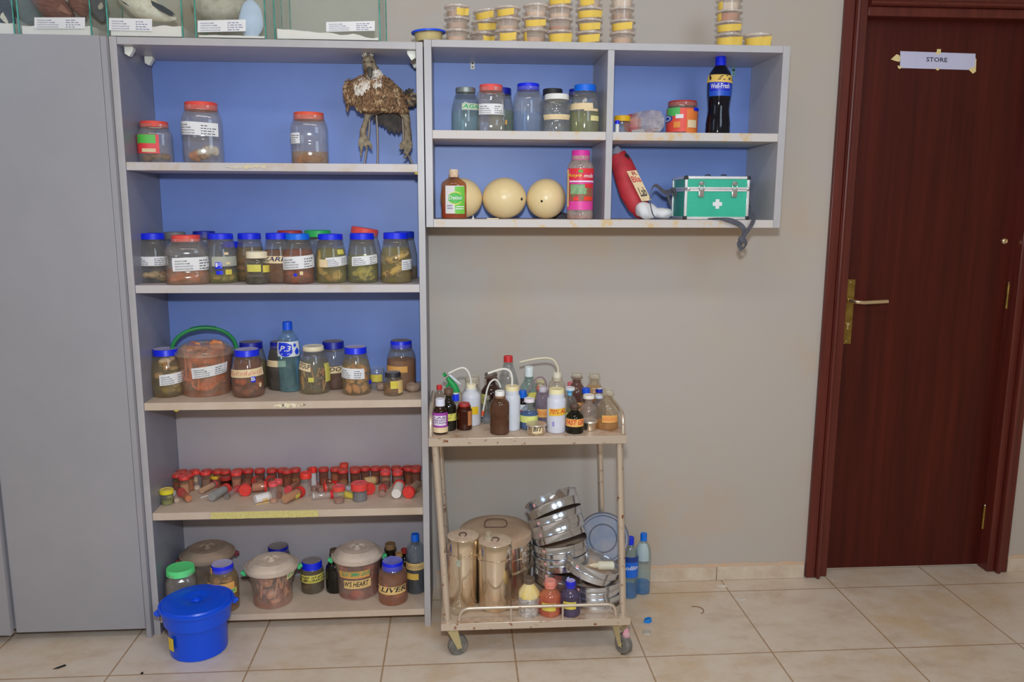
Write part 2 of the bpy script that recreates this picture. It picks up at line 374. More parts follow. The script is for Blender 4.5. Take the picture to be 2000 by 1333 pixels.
def wedge(c, s, flip):
    b = MB(); x = -s if flip else s; k = s*.8
    b.add([(0, 0, 0), (x*.9, 0, 0), (x*.9, 0, -k*.4), (x*.45, 0, -k*1.25), (0, 0, -k*.9)]+[(p[0]*.92, s*.9, p[1]*.92) for p in ((0, 0), (x*.9, 0), (x*.9, -k*.4), (x*.45, -k*1.25), (0, -k*.9))],
          [(0, 1, 2, 3, 4), (9, 8, 7, 6, 5), (0, 5, 6, 1), (1, 6, 7, 2), (2, 7, 8, 3), (3, 8, 9, 4), (4, 9, 5, 0)], m_white)
    b.v = [(p[0]+c[0], p[1]+c[1], p[2]+c[2]) for p in b.v]; off(b, O).build('corner_block', OPEN, bevel=.0015)
wedge((XIL+.008, D+.03, TB-.0005), .028, False); wedge((XIL+.008, -.09, TB-.0005), .028, False)
wedge((XIR-.002, D+.02, TB-.0005), .028, True); wedge((XIR-.002, -.1, TB-.0005), .026, True)
def edge_tape(key, u0, u1, v0, v1, m, jag=.15, seed=0, nm='tape_strip', par=OPEN, oo=O):
    rnd = random.Random(seed); n = 22; a = on_y((u0+u1)/2, v0+dv(key, u0), D-.0006); 
    x0 = on_y(u0, v0, D)[0]; x1 = on_y(u1, v0, D)[0]; z1 = min(on_y(u0, v0+dv(key, u0), D)[2], Z[key]+.0006); z0 = on_y(u0, v1+dv(key, u0), D)[2]
    b = MB(); h = z1-z0; vs = []
    for i in range(n+1):
        t = i/n; e = jag*h; x = x0+(x1-x0)*t
        vs += [(x+(rnd.uniform(-1, 1)*.004 if i in (0, n) else 0), D-.0011, z0+e*rnd.random()), (x, D-.0011, z1-e*rnd.random())]
    vs += [(p[0], D-.0004, p[2]) for p in vs]; k = 2*(n+1)
    fs = [(2*i, 2*i+2, 2*i+3, 2*i+1) for i in range(n)]+[(k+2*i+1, k+2*i+3, k+2*i+2, k+2*i) for i in range(n)]+[(2*i+1, 2*i+3, k+2*i+3, k+2*i+1) for i in range(n)]+[(2*i, k+2*i, k+2*i+2, 2*i+2) for i in range(n)]
    b.add(vs, fs, m); off(b, oo).build(nm, par)
edge_tape('s4', 412, 621, 998.6, 1012.5, m_tapey, .06, 1)
m_glue = mat((205, 196, 160), .9, c2=(214, 208, 186), scale=60)
edge_tape('s3', 532, 597, 788, 799, m_glue, .6, 2, 'glue_patch'); edge_tape('s1', 440, 520, 322, 332, mat((182, 172, 142), .7, c2=(170, 166, 168), scale=30), .4, 5, 'glue_patch')
for k, u in (('s3', 286), ('s3', 819), ('s1', 808)):
    p = on_y(u, 0, D); b = MB(); b.ell((p[0], D+.012, Z[k]-TH[k]-.003), (.008, .006, .004), mat((200, 180, 70), .8), amp=.002); off(b, O).build('tape_scrap', OPEN)

WALLC = thing('wall_shelf_unit', 'grey wall-hung open shelf box of four blue compartments', 'shelf unit', (.59, -.14, Z['w3']-.024)); O2 = (.59, -.14, Z['w3']-.024)
Wt, Wb, W4 = Z['wt'], 1.8252, 1.3032
for x0, x1, nm in ((WLO, WLI, 'side_panel'), (WRI, WRO, 'side_panel')):
    b = MB(); b.box(x0, x1, D, -.003, W4, Wt, m_mel); off(b, O2).build(nm, WALLC, bevel=.0008)
b = MB(); b.box(WLI+.0004, WRI-.0004, D, -.003, Wb, Wt, m_mel); off(b, O2).build('top_panel', WALLC, bevel=.0008)
b = MB(); b.box(WLI+.0004, WRI-.0004, D, -.003, W4, Z['w3'], m_edge); off(b, O2).build('bottom_panel', WALLC, bevel=.0008)
b = MB(); b.box(WML, WMR, D+.0004, -.012, Z['w3']+.0004, Wb-.0004, m_mel); off(b, O2).build('divider', WALLC, bevel=.0008)
for x0, x1, in ((WLI, WML), (WMR, WRI)):
    b = MB(); b.box(x0+.0004, x1-.0004, D+.001, -.012, Z['w2']-.0245, Z['w2'], m_edge); off(b, O2).build('shelf', WALLC, bevel=.0008)
    b = MB(); b.box(x0+.0004, x1-.0004, B, -.004, Z['w2']+.0004, Wb-.0004, m_back); off(b, O2).build('back_panel', WALLC)
    b = MB(); b.box(x0+.0004, x1-.0004, B, -.004, Z['w3']+.0004, Z['w2']-.0249, m_back); off(b, O2).build('back_panel', WALLC)
for (u, v), m in (((923, 127), m_white), ((1432, 141), mat((110, 150, 160), .3, .7))):
    p = on_y(u, v, B-.001); b = MB(); b.box(p[0]-.007, p[0]+.007, B-.004, B-.0005, p[2]-.014, p[2]+.016, m)
    b.lathe([(0, 0), (.0045, 0), (.003, .003), (0, .003)], mat((60, 50, 46), .4, .6), 10, Matrix.Translation((p[0], B-.004, p[2]+.006)) @ Matrix.Rotation(math.pi/2, 4, 'X'))
    b.lathe([(0, 0), (.003, 0), (.002, .002), (0, .002)], mat((120, 80, 50), .5), 10, Matrix.Translation((p[0], B-.004, p[2]-.007)) @ Matrix.Rotation(math.pi/2, 4, 'X'))
    off(b, O2).build('hanging_bracket', WALLC, bevel=.001)

# ================================================================ vessels
G_JAR = glass((.93, .94, .92), .15, (152, 147, 138)); G_PET = glass((.94, .95, .94), .18, (172, 164, 156)); G_CLR = glass((.94, .95, .94), .14, (168, 166, 160))
G_GRN = glass((.80, .92, .88), .04, (150, 165, 158)); G_MILK = mat((188, 186, 190), .4, c2=(180, 176, 174), scale=20, trans=.10)
G_BUCK = glass((.93, .92, .90), .22, (190, 176, 164)); G_AMB = glass((.42, .20, .08), .10, (92, 58, 42), .5); G_TEAL = glass((.72, .88, .92), .08, (150, 180, 190))
G_TUB = glass((.96, .94, .92), .28, (232, 216, 204)); G_DARK = glass((.16, .14, .10), .12, (70, 64, 54))
m_blue = mat((8, 28, 200), .38, c2=(14, 40, 214), scale=40); m_dblue = mat((10, 20, 128), .42); m_lblue = mat((8, 104, 226), .38)
m_red = mat((206, 62, 54), .45, c2=(214, 80, 70), scale=50); m_rdark = mat((150, 40, 36), .5); m_green = mat((30, 150, 72), .42); m_lgreen = mat((84, 208, 120), .5, c2=(100, 214, 132), scale=25)
m_black = mat((34, 34, 36), .5); m_grey = mat((98, 98, 98), .5); m_cream = mat((208, 202, 182), .6, c2=(196, 182, 150), scale=45); m_whitecap = mat((208, 208, 206), .5)
m_dust = mat((112, 104, 108), .9, c2=(128, 118, 116), scale=50); m_dustb = mat((142, 140, 176), .8, c2=(158, 150, 176), scale=40)
m_yel = mat((186, 168, 58), .75, c2=(192, 178, 84), scale=60); m_tan = mat((206, 176, 120), .75, c2=(196, 164, 104), scale=70); m_lemon = mat((176, 168, 72), .75, c2=(186, 178, 92), scale=60)
m_ctape = mat((208, 190, 156), .8, c2=(194, 172, 134), scale=60); m_orange = mat((204, 146, 72), .8, c2=(208, 158, 92), scale=60); m_lab = mat((206, 206, 208), .7, c2=(198, 198, 202), scale=30)
m_pen = mat((26, 26, 30), .7); m_gpen = mat((30, 140, 100), .7); m_rpen = mat((176, 40, 36), .7)
ROUND = [(0, 0), (.86, 0), (.93, .015), (.985, .05), (1, .09), (1, .47), (.97, .55), (.80, .80), (.75, .84), (.72, .85), (.72, .93)]
SHOULD = [(0, 0), (.9, 0), (.97, .02), (1, .06), (1, .60), (.985, .66), (.9, .76), (.78, .83), (.74, .86), (.74, .93)]
STOUT = [(0, 0), (.9, 0), (.97, .02), (1, .06), (1, .66), (.96, .74), (.84, .80), (.8, .83), (.8, .93)]
PET = [(0, 0), (.9, 0), (.98, .02), (1, .05), (1, .40), (.985, .42), (.985, .46), (1, .48), (1, .70), (.94, .79), (.84, .86), (.82, .88), (.82, .94)]
def fit(u0, u1, vt, vb, key, y=None, rl=.75, z0=None, rb=.97):
    uc = (u0+u1)/2; d = dv(key, uc); vt += d; vb += d; vm = (vt+vb)/2; z0 = Z[key] if z0 is None else z0
    inbox = key in EDGE
    if y is None:
        p = on_z(uc, vb, z0) if z0 < CAM[2]-.1 else on_y(uc, vb, -.2); yc = p[1]+.04
        if inbox: yc = min(max(yc, D+.03), B-.03)
    else: yc = y
    for _ in range(3):
        P = on_y(uc, vm, yc); R = (u1-u0)/2*float((P-CAM) @ _fw)/FPX
        if y is None and z0 < CAM[2]-.1: yc = on_z(uc, vb, z0)[1]+R*rb
        if inbox and key not in ('tt', 'wt'): yc = min(max(yc, D+R+.003), B-R-.003)
    P = on_y(uc, vm, yc)
    zt = on_y(uc, vt, yc-R*rl)[2]
    if zt < CAM[2]: zt = on_y(uc, vt, yc+R*rl*.97)[2]
    return P[0], yc, z0, R, zt-z0, d, uc
class Ctx: pass
def typed(b, fn, seed=0, ink=m_ink, right=True):
    L = ['ENGLISH NAME', 'SCIENTIFIC NAME', 'DATE OF COLLECTION', 'LOCATION COLLECTED']; rnd = random.Random(seed)
    for i, s in enumerate(L):
        z = .80-.2*i; b.text(s, fn, ink, 0, (.06, .06+.023*len(s), z-.1, z+.0))
        if right:
            x = .62; e = .62+rnd.uniform(.15, .33)
            while x < e-.02:
                w = rnd.uniform(.03, .09); b.patch(lambda p, q, x=x, w=w, z=z: fn(x+w*p, z-.085+.06*q), ink, 2, 1); x += w+.02
def vessel(name, label, cat, box, key, prof, gl, lid=None, liq=None, tapes=(), y=None, group=None, sq=0, seg=32, wob=None, spec=(), z0=None, lname='lid', bname='body', flat=1., rl=None, rb=.97):
    c = Ctx(); lr = lid['r'] if lid else prof[-1][0]
    c.x, c.y, c.z, c.R, c.H, c.d, c.uc = fit(*box, key, y, rl if rl else lr, z0, rb)
    R, H = c.R, c.H; rz = facing(c.x, c.y)
    c.rz = rz; c.root = root = thing(name, label, cat, (c.x, c.y, c.z+.0003), rz, group)
    P = [(r*R, z*H) for r, z in prof]; c.P = P
    zs = [z for r, z in P[1:]]; rs = [r for r, z in P[1:]]
    c.rad = lambda z: float(np.interp(z, zs, rs))
    b = MB(); b.lathe(P, gl, seg, sq=sq, wob=wob, flat=flat); c.body = b.build(bname, root)
    if lid:
        z1 = lid['z']*H; r = lid['r']*R; top = lid.get('top', lid['m']); h = H-z1; rim = min(.0022, h*.2)
        b = MB()
        b.lathe([(r*.9, z1), (r, z1), (r, z1+rim*.5), (r*.985, z1+rim), (r*.985, H-rim*1.3), (r*.955, H-rim*.2), (r*.93, H)], lid['m'], 56, wob=lambda a, z: 1+.010*math.sin(a*28) if z1+rim*.9 < z < H-rim*1.2 else 1.)
        b.lathe([(r*.93, H), (r*.88, H-.0008), (r*.6, H-.0008), (r*.55, H-.0012), (0, H-.0012)], top, 40)
        c.lid = b.build(lname, root)
        if lid.get('tilt'):
            c.lid.matrix_local = Matrix.Translation((0, 0, H*.93)) @ Matrix.Rotation(lid['tilt'], 4, 'Y') @ Matrix.Translation((0, 0, -H*.93+.004))
    zz = lambda v: on_y(c.uc, v+c.d, c.y-R)[2]-c.z
    c.zz = zz
    if liq:
        zl = max(.006, min(zz(liq[0]), H*.9)); k = .955
        q = [(0, .0025)]+[(r*k, max(z, .0025)) for r, z in P[1:] if z < zl]; q += [(c.rad(zl)*k, zl), (0, zl)]
        b = MB(); b.lathe(q, liquid(liq[1], liq[2]), seg, sq=sq, wob=wob, flat=flat); c.liq = b.build(liq[3] if len(liq) > 3 else 'liquid', root)
    Rpx = (box[1]-box[0])/2
    for i, t in enumerate(tapes):
        u0, u1, v0, v1, m = t[:5]; kind = t[5] if len(t) > 5 else None; txt = t[6] if len(t) > 6 else ''; tm = t[7] if len(t) > 7 else m_pen; sl = t[8] if len(t) > 8 else 0.
        an = lambda u: math.asin(max(-1, min(1, (u-c.uc)/Rpx))) if abs(u-c.uc) < Rpx else math.copysign(math.pi/2+(abs(u-c.uc)/Rpx-1)*1.2, u-c.uc)
        a0, a1 = an(u0), an(u1)
        def fn(a, q, e=.0009, i=i, a0=a0, a1=a1, v0=v0, v1=v1, sl=sl):
            an_ = a0+(a1-a0)*a; z = zz(v1+(v0-v1)*q+sl*(a-.5)); r = c.rad(z)+e+.0003*i
            if sq: r /= ((abs(math.cos(an_))**sq+abs(math.sin(an_))**sq)**(1/sq))
            return (r*math.sin(an_), -r*math.cos(an_)*flat, z)
        b = MB(); nm = 'paper_label' if kind == 'typed' else 'tape_label'
        jag = [random.Random(i*7+int(u0)).uniform(-.05, .05) for _ in range(40)]
        if kind == 'typed': b.patch(fn, m, 10, 5)
        elif kind in ('disc', 'drop'):
            n = 24; pts = [fn(.5, .5)]
            for k in range(n):
                w = 2*math.pi*k/n; q = math.cos(w); rx = .5*math.sin(w)*(1 if kind == 'disc' else (1-max(0, q))**.6); pts.append(fn(.5+rx, .5+.5*q))
            b.add(pts, [(0, 1+(k+1) % n, 1+k) for k in range(n)], m)
        else: b.patch(lambda a, q: fn(a+(jag[int(q*4.01)] if a in (0., 1.) else 0), q+(jag[int(a*12)+8]*.6 if q in (0., 1.) else 0)), m, 10, 4)
        L = b.build(nm, root)
        if kind == 'typed':
            b = MB(); typed(b, lambda a, q: fn(a, q, .0013), int(u0)); b.build('print', L)
        elif kind == 'scrib':
            rnd = random.Random(int(u0)); b = MB(); x = .06
            while x < .92:
                w = rnd.uniform(.015, .03); h = rnd.uniform(.35, .6); y_ = rnd.uniform(.18, .3)
                b.patch(lambda p, q: fn(x+w*.4*p+w*q*.6, y_+h*q, .0014), tm, 1, 2); x += w+rnd.uniform(.008, .03)
            b.build('handwriting', L)
        elif txt:
            b = MB()
            for k, line in enumerate(txt.split('|')):
                n = txt.count('|')+1; h = .8/n; q1 = .9-k*h
                b.text(line, lambda a, q: fn(a, q, .0013), tm, .25 if kind == 'hand' else 0, (.06, .94, q1-h*.8, q1))
            b.build('lettering', L)
    for s in spec: specimen(c, *s)
    return c
def specimen(c, kind, label, cat, name, vtop, mats, n=6, seed=1, tr=.008, zb=.004):
    rnd = random.Random(seed); ztop = max(.02, c.zz(vtop)); b = MB(); R = c.R*.9
    if kind == 'lumps':
        for i in range(n):
            a = rnd.uniform(0, 6.28); z = zb+.009+(ztop-zb-.016)*rnd.random(); R = min(c.rad(zb+.006), c.rad(z))*.93; r = R*rnd.uniform(.40, .66)
            s = R*rnd.uniform(.24, .36); l = s*rnd.uniform(1., 1.5); hz = min(s*.7, (ztop-zb)*.48, max(z-zb, .006))
            b.ell((r*math.sin(a), -r*math.cos(a), max(z, zb+hz)), (min(l, R-r+.2*R), s, hz), mats[i % len(mats)], Matrix.Rotation(a+rnd.uniform(-.5, .5), 4, 'Z'), 14, 9, R*.22, 45, seed+i)
    elif kind == 'coil':
        N = 90; pts = []
        for i in range(N):
            t = i/(N-1); a = t*n*6.28+seed; r = R-tr*1.2-.006*math.sin(t*17+seed); z = zb+tr+(ztop-zb-2*tr)*(t+.06*math.sin(t*23))
            pts.append((r*math.sin(a), -r*math.cos(a), max(z, zb+tr)))
        b.tube(pts, [tr*(.35+.65*math.sin(math.pi*min(1, .1+.9*i/N))**.5) for i in range(N)], mats[0], 10)
    elif kind == 'strands':
        for i in range(n):
            a = rnd.uniform(0, 6.28); pts = []; R = c.rad(zb+.006)*.93; r = R*rnd.uniform(.6, .9)
            for k in range(7):
                t = k/6; a2 = a+t*rnd.uniform(.8, 1.6)*(1 if i % 2 else -1); z = zb+tr+(ztop-zb-2*tr)*abs(math.sin(t*3+rnd.random()*.6+i))
                pts.append((r*math.sin(a2), -r*math.cos(a2), z))
            b.tube(pts, [tr*x for x in (.5, .8, .9, 1.2, .9, .8, .4)], mats[i % len(mats)], 8)
    elif kind == 'shells':
        for i in range(n):
            lay = i//5; a = i*1.256+lay*.6; r = R*.58; s = min(R*.40, .02); z = zb+s*.8+lay*(ztop-zb-s*1.6)/max(1, (n-1)//5)
            M = Matrix.Rotation(a, 4, 'Z') @ Matrix.Rotation(.7 if i % 2 else -.6, 4, 'Y')
            q = [(0, -s*1.2), (s*.35, -s*.8), (s*.75, -s*.2), (s*.8, .0), (s*.62, .35*s), (s*.64, .42*s), (s*.4, s*.75), (s*.42, s*.8), (s*.16, s*1.15), (0, s*1.25)]
            b.lathe(q, mats[i % len(mats)], 14, Matrix.Translation((r*math.sin(a), -r*math.cos(a), z)) @ M)
    elif kind == 'frog':
        m = mats[0]; zc = (zb+ztop)/2; y0 = -R*.35
        b.ell((-.002, y0, zc+.004), (R*.52, R*.34, (ztop-zb)*.34), m, Matrix.Rotation(-.3, 4, 'Y'), 18, 12, .004, 60, 3)
        b.ell((-R*.5, y0, zc-.002), (R*.28, R*.26, R*.2), m, None, 14, 9, .002, 70, 5)
        for sx, pts in ((1, [(R*.3, y0, zc+.006), (R*.55, y0-.1*R, zc+.016), (R*.3, y0-.35*R, zc-.004), (R*.12, y0-.4*R, zc-.012), (R*.1, y0-.4*R, zc-.018)]),
                        (1, [(R*.3, y0, zc), (R*.62, y0-.2*R, zc-.006), (R*.75, y0, zc-.012), (R*.5, y0-.3*R, zb+.006), (R*.7, y0, zb+.005)]),
                        (1, [(-R*.2, y0-.2*R, zc-.002), (-R*.1, y0-.42*R, zc-.012), (R*.1, y0-.42*R, zc-.016), (R*.2, y0-.4*R, zb+.005)])):
            b.tube(pts, [.007, .0075, .006, .0045, .003], m, 9)
        b.ell((R*.05, y0, zb+.006), (R*.72, R*.3, .006), mats[-1], None, 14, 8, .002, 60)
    elif kind == 'head':                           # a reptile head resting nose up front, tail curled up the side
        m = mats[0]; y0 = -R*.3
        b.ell((.01, y0, zb+.014), (R*.55, R*.42, .013), m, Matrix.Rotation(-.25, 4, 'Y'), 18, 12, .003, 70, 2)
        b.ell((-R*.15, y0-R*.25, zb+.012), (R*.42, R*.24, .011), mats[1], Matrix.Rotation(.45, 4, 'Y'), 16, 10, .003, 90, 4)
        b.tube([(-R*.3, y0, zb+.02), (-R*.72, y0+.1*R, zb+.03), (-R*.8, y0+.2*R, zb+.05), (-R*.8, y0+.3*R, ztop)], [.009, .009, .007, .003], m, 10)
        b.tube([(R*.2, y0, zb+.022), (R*.5, y0-.1*R, zb+.03), (R*.72, y0, zb+.02)], [.009, .007, .004], m, 9)
        b.tube([(R*.55, y0-.35*R, zb+.008), (R*.55, y0-.3*R, zb+.036)], .0022, mats[2], 6)
    o = b.build(name); o.location = c.root.location; o.rotation_euler = c.root.rotation_euler
    return tag(o, label, cat)
t_brown = mat((150, 110, 76), .6, c2=(116, 78, 48), scale=60); t_pale = mat((196, 168, 132), .55, c2=(164, 130, 92), scale=70); t_oran = mat((196, 128, 84), .5, c2=(160, 92, 56), scale=55)
t_pink = mat((196, 140, 112), .5, c2=(166, 104, 78), scale=60); t_grey = mat((128, 120, 108), .6, c2=(92, 82, 72), scale=60); t_oliv = mat((156, 144, 84), .55, c2=(116, 104, 56), scale=60)
t_white = mat((206, 198, 188), .55, c2=(186, 170, 150), scale=60); t_snake = mat((214, 190, 146), .5, c2=(88, 40, 34), scale=58, lo=.53, hi=.57); t_frog = mat((188, 172, 118), .5, c2=(150, 132, 78), scale=60); t_dark = mat((70, 54, 42), .6, c2=(48, 36, 28), scale=60)
t_shell = mat((204, 164, 124), .4, c2=(176, 122, 82), scale=50, stretch=(1, 1, 6)); t_red = mat((140, 64, 46), .5, c2=(104, 44, 32), scale=50)
BL = lambda z=.86, r=.79, m=None, top=None: dict(z=z, r=r, m=m or m_blue, top=top or m or m_blue)
J = 'specimen_jar'

# ---- top shelf of the tall unit
vessel(J, 'small square jar with red lid and green-red brand label beside the cupboard', 'jar', (271, 335, 238, 320, ), 's1', STOUT, G_PET, dict(z=.86, r=.82, m=m_red), None,
       [(268, 308, 266, 303, mat((196, 50, 56), .5)), (276, 303, 266, 283, mat((70, 160, 60), .5)), (283, 303, 293, 300, m_ctape)], y=-.15, sq=4,
       spec=[('lumps', 'brown dried specimen inside the small red-lidded jar', 'specimen', 'dried_specimen', 300, [t_brown], 4, 3)])
vessel(J, 'tall clear jar with red lid holding pale shells on the top shelf', 'jar', (358, 433, 199, 320), 's1', PET, G_PET, dict(z=.87, r=.82, m=m_red), None,
       [(359, 420, 240, 266, m_lab, 'typed', '', m_ink, 4)], y=-.16, sq=3.4,
       spec=[('lumps', 'pale shells and brown matter inside the tall red-lidded jar', 'specimen', 'shell_specimens', 284, [t_white, t_brown, t_white, t_oran], 9, 8)])
vessel(J, 'red-lidded jar with amber liquid between the tall jar and the stuffed bird', 'jar', (569, 640, 217, 318), 's1', PET, G_PET, dict(z=.86, r=.82, m=mat((214, 84, 62), .45)), (295, (176, 132, 58), .3),
       [(566, 588, 259, 280, m_lab, 'typed')], y=-.15, sq=3.2,
       spec=[('lumps', 'orange-brown tissue lying in amber liquid in red-lidded jar', 'specimen', 'tissue_specimen', 302, [t_oran, t_brown], 6, 5)])

# ---- second shelf of the tall unit
K = 's2'
vessel(J, 'grey-lidded jar in the back row behind the leftmost blue-lidded jar', 'jar', (316, 372, 454, 550), K, ROUND, G_JAR, BL(.86, .72, m_grey), y=-.07)
vessel(J, 'dark blue-lidded jar in the back row behind the red-lidded ribbed jar', 'jar', (372, 430, 453, 550), K, ROUND, G_JAR, BL(.87, .72, m_dblue), y=-.068)
vessel(J, 'low blue-lidded jar half hidden behind two blue-lidded jars', 'jar', (430, 480, 473, 550), K, ROUND, G_JAR, BL(.86, .78, m_blue), y=-.065)
vessel(J, 'dark red-lidded jar peeking above the jars marked with tape', 'jar', (540, 596, 450, 550), K, ROUND, G_JAR, BL(.87, .85, m_rdark), (490, (96, 66, 40), .6), y=-.063)
vessel(J, 'green-lidded jar in the back row', 'jar', (592, 652, 449, 550), K, ROUND, G_JAR, BL(.87, .84, m_green), [], [(608, 625, 488, 510, m_lab)] if 0 else [], y=-.062)
vessel(J, 'jar with loose red lid tilted on it, behind the frog jar', 'jar', (680, 746, 446, 550), K, ROUND, G_PET, dict(z=.87, r=.8, m=m_red, tilt=.16), None, y=-.064, sq=3.5)
vessel(J, 'blue-lidded jar with dark band of liquid, against the right side panel', 'jar', (766, 815, 450, 548), K, ROUND, G_JAR, BL(.87, .78, mat((18, 44, 160), .4)), (521, (110, 92, 62), .45), y=-.07,
       spec=[('lumps', 'orange-brown remains inside the rearmost right blue-lidded jar', 'specimen', 'tissue_specimen', 530, [t_oran, t_brown], 4, 14)])
vessel(J, 'clear blue-lidded jar with pale tissue, leftmost on the second shelf', 'jar', (271, 329, 456, 555), K, ROUND, G_JAR, BL(.88), None, [(270, 325, 503, 521, m_lab, 'typed')],
       spec=[('lumps', 'pale folded tissue at the bottom of the leftmost blue-lidded jar', 'specimen', 'tissue_specimen', 534, [t_pale, t_brown, t_pale], 9, 2)])
vessel(J, 'wide ribbed jar with red lid and orange liquid on the second shelf', 'jar', (325, 406, 460, 559), K, [(0, 0), (.9, 0), (.97, .015), (1, .05), (1, .22), (.965, .24), (.965, .30), (.985, .32), (.985, .5), (.96, .52), (.96, .58), (1, .6), (1, .7), (.9, .79), (.68, .87), (.66, .93)], G_PET,
       dict(z=.87, r=.66, m=m_red), (530, (196, 122, 62), .4), [(342, 403, 505, 531, m_lab, 'typed', '', m_ink, -2)], sq=3.6,
       spec=[('lumps', 'orange tissue in the wide ribbed red-lidded jar', 'specimen', 'tissue_specimen', 540, [t_oran, t_pink], 9, 6)])
vessel(J, 'blue-lidded jar with blue cut-out marks and yellow liquid', 'jar', (402, 463, 457, 556), K, ROUND, G_JAR, BL(.89), (537, (150, 142, 40), .3),
       [(416, 460, 503, 522, mat((150, 150, 140), .7)), (421, 433, 514, 527, m_blue, 'p', 'E', m_lab), (422, 434, 531, 538, m_blue), (438, 449, 529, 539, m_yel), (440, 447, 514, 519, m_ctape), (438, 446, 495, 500, m_ctape)],
       spec=[('lumps', 'pale olive specimen under yellow liquid beside blue marks', 'specimen', 'tissue_specimen', 543, [t_oliv, t_pale], 6, 11)])
vessel(J, 'blue-lidded jar of dark yellow liquid behind the small white-lidded jar', 'jar', (461, 517, 456, 552), K, ROUND, G_JAR, BL(.88), (486, (140, 112, 34), .4),
       spec=[('coil', 'coiled brown snake in dark yellow liquid', 'snake', 'preserved_snake', 492, [t_brown], 3, 4, .009)])
vessel(J, 'blue-lidded jar of dark liquid with cream tape ending in ARDS', 'jar', (515, 573, 455, 552), K, ROUND, G_JAR, BL(.88), (490, (104, 62, 26), .6), [(511, 570, 501, 515, m_ctape, 'hand', 'LIZARDS', mat((30, 40, 80), .7), 0)],
       spec=[('lumps', 'dark blurred specimens in the jar with cream tape', 'specimen', 'lizard_specimens', 520, [t_dark, t_brown], 6, 12)], y=-.19)
vessel(J, 'light-blue-lidded jar of brown liquid with a large typed label', 'jar', (552, 613, 456, 556), K, ROUND, G_JAR, BL(.885, .76, m_lblue), (489, (160, 84, 48), .42), [(554, 612, 501, 526, m_lab, 'typed', '', m_ink, -5), (573, 579, 535, 540, m_blue), (584, 590, 531, 538, m_ctape)],
       spec=[('lumps', 'rounded pinkish-brown specimens in the light-blue-lidded jar', 'specimen', 'tissue_specimen', 522, [t_pink, t_brown, t_pink], 8, 9)])
vessel(J, 'blue-lidded jar with a lizard head in yellow-green liquid', 'jar', (616, 677, 456, 554), K, ROUND, G_JAR, BL(.89), (487, (158, 146, 48), .28), [(636, 676, 502, 520, m_lab, 'typed', '', m_ink, -4), (625, 640, 507, 522, m_ctape), (660, 672, 488, 497, m_lemon)],
       spec=[('head', 'preserved lizard with brown head curled in yellow-green liquid', 'lizard', 'preserved_lizard', 490, [t_pale, t_brown, t_white], 6, 3)])
vessel(J, 'blue-lidded jar with a whole frog under a typed label', 'jar', (678, 738, 454, 553), K, ROUND, G_JAR, BL(.88), (500, (128, 126, 60), .28), [(688, 736, 499, 517, m_lab, 'typed', '', m_ink, -5)],
       spec=[('frog', 'preserved olive frog with folded legs in the jar', 'frog', 'preserved_frog', 518, [t_frog, t_grey], 1, 1)])
vessel(J, 'blue-lidded jar with a spotted snake in bright yellow liquid', 'jar', (743, 804, 452, 553), K, ROUND, G_JAR, BL(.88), (484, (172, 152, 48), .26), [(784, 804, 506, 526, m_lab, 'typed', '', m_ink, -2)],
       spec=[('coil', 'cream snake with brown spots coiled in yellow liquid', 'snake', 'preserved_snake', 485, [t_snake], 2, 2.6, .0115)])
vessel(J, 'small white-lidded jar with yellow-green tape, in front on the second shelf', 'jar', (479, 526, 491, 557), K, STOUT, G_JAR, dict(z=.80, r=.88, m=m_cream), (546, (52, 44, 34), .7), [(485, 510, 518, 532, m_lemon), (512, 526, 520, 534, m_yel)])

# ---- third shelf
K = 's3'
vessel(J, 'blue-lidded jar of pale skins in olive liquid, left of the clear bucket', 'jar', (295, 357, 675, 776), K, ROUND, G_JAR, BL(.87, .75, None, m_dustb), (708, (142, 116, 44), .35), [(312, 356, 729, 750, m_lab, 'typed', '', m_ink, -4)],
       spec=[('lumps', 'folded pale skins packed in the leftmost third-shelf jar', 'specimen', 'skin_specimens', 696, [t_white, t_pale, t_oliv, t_pale], 13, 21)])
vessel(J, 'dark blue-lidded jar of olive liquid behind the jar with reddish remains', 'jar', (463, 521, 665, 756), K, ROUND, G_JAR, BL(.86, .75, m_dblue, m_dust), (712, (104, 92, 36), .55), y=-.07)
vessel(J, 'almost black jar with blue lid behind the water bottle', 'jar', (522, 578, 665, 760), K, ROUND, G_JAR, BL(.87, .72, m_dblue, m_dust), (690, (34, 24, 16), .85), [(521, 560, 707, 719, m_ctape)], y=-.085)
vessel(J, 'dark red liquid jar with dark blue lid and cream tape marked DORMA', 'jar', (624, 680, 665, 761), K, ROUND, G_JAR, BL(.855, .74, m_dblue, m_dust), (728, (84, 40, 24), .7), [(640, 682, 718, 731, m_ctape, 'hand', 'DORMA', m_pen, -2)], y=-.08)
vessel(J, 'blue-lidded jar half full of a brown solid mass near the right panel', 'jar', (756, 812, 664, 757), K, SHOULD, G_JAR, BL(.855, .74, None, m_dust), (709, (140, 92, 56), .75), [(752, 795, 719, 731, m_orange)], y=-.1)
vessel(J, 'blue-lidded jar of reddish-brown remains with long cream tape', 'jar', (453, 515, 679, 780), K, ROUND, G_JAR, BL(.87, .75, None, m_dustb), (708, (132, 76, 48), .42), [(452, 513, 724, 739, m_ctape, 'scrib', '', m_rpen, -4), (489, 497, 738, 749, m_blue, 'p', 'B', m_lab), (503, 507, 752, 760, m_ctape)],
       spec=[('lumps', 'reddish-brown remains in the jar with long cream tape', 'specimen', 'tissue_specimen', 735, [t_brown, t_oran, t_red], 9, 15)])
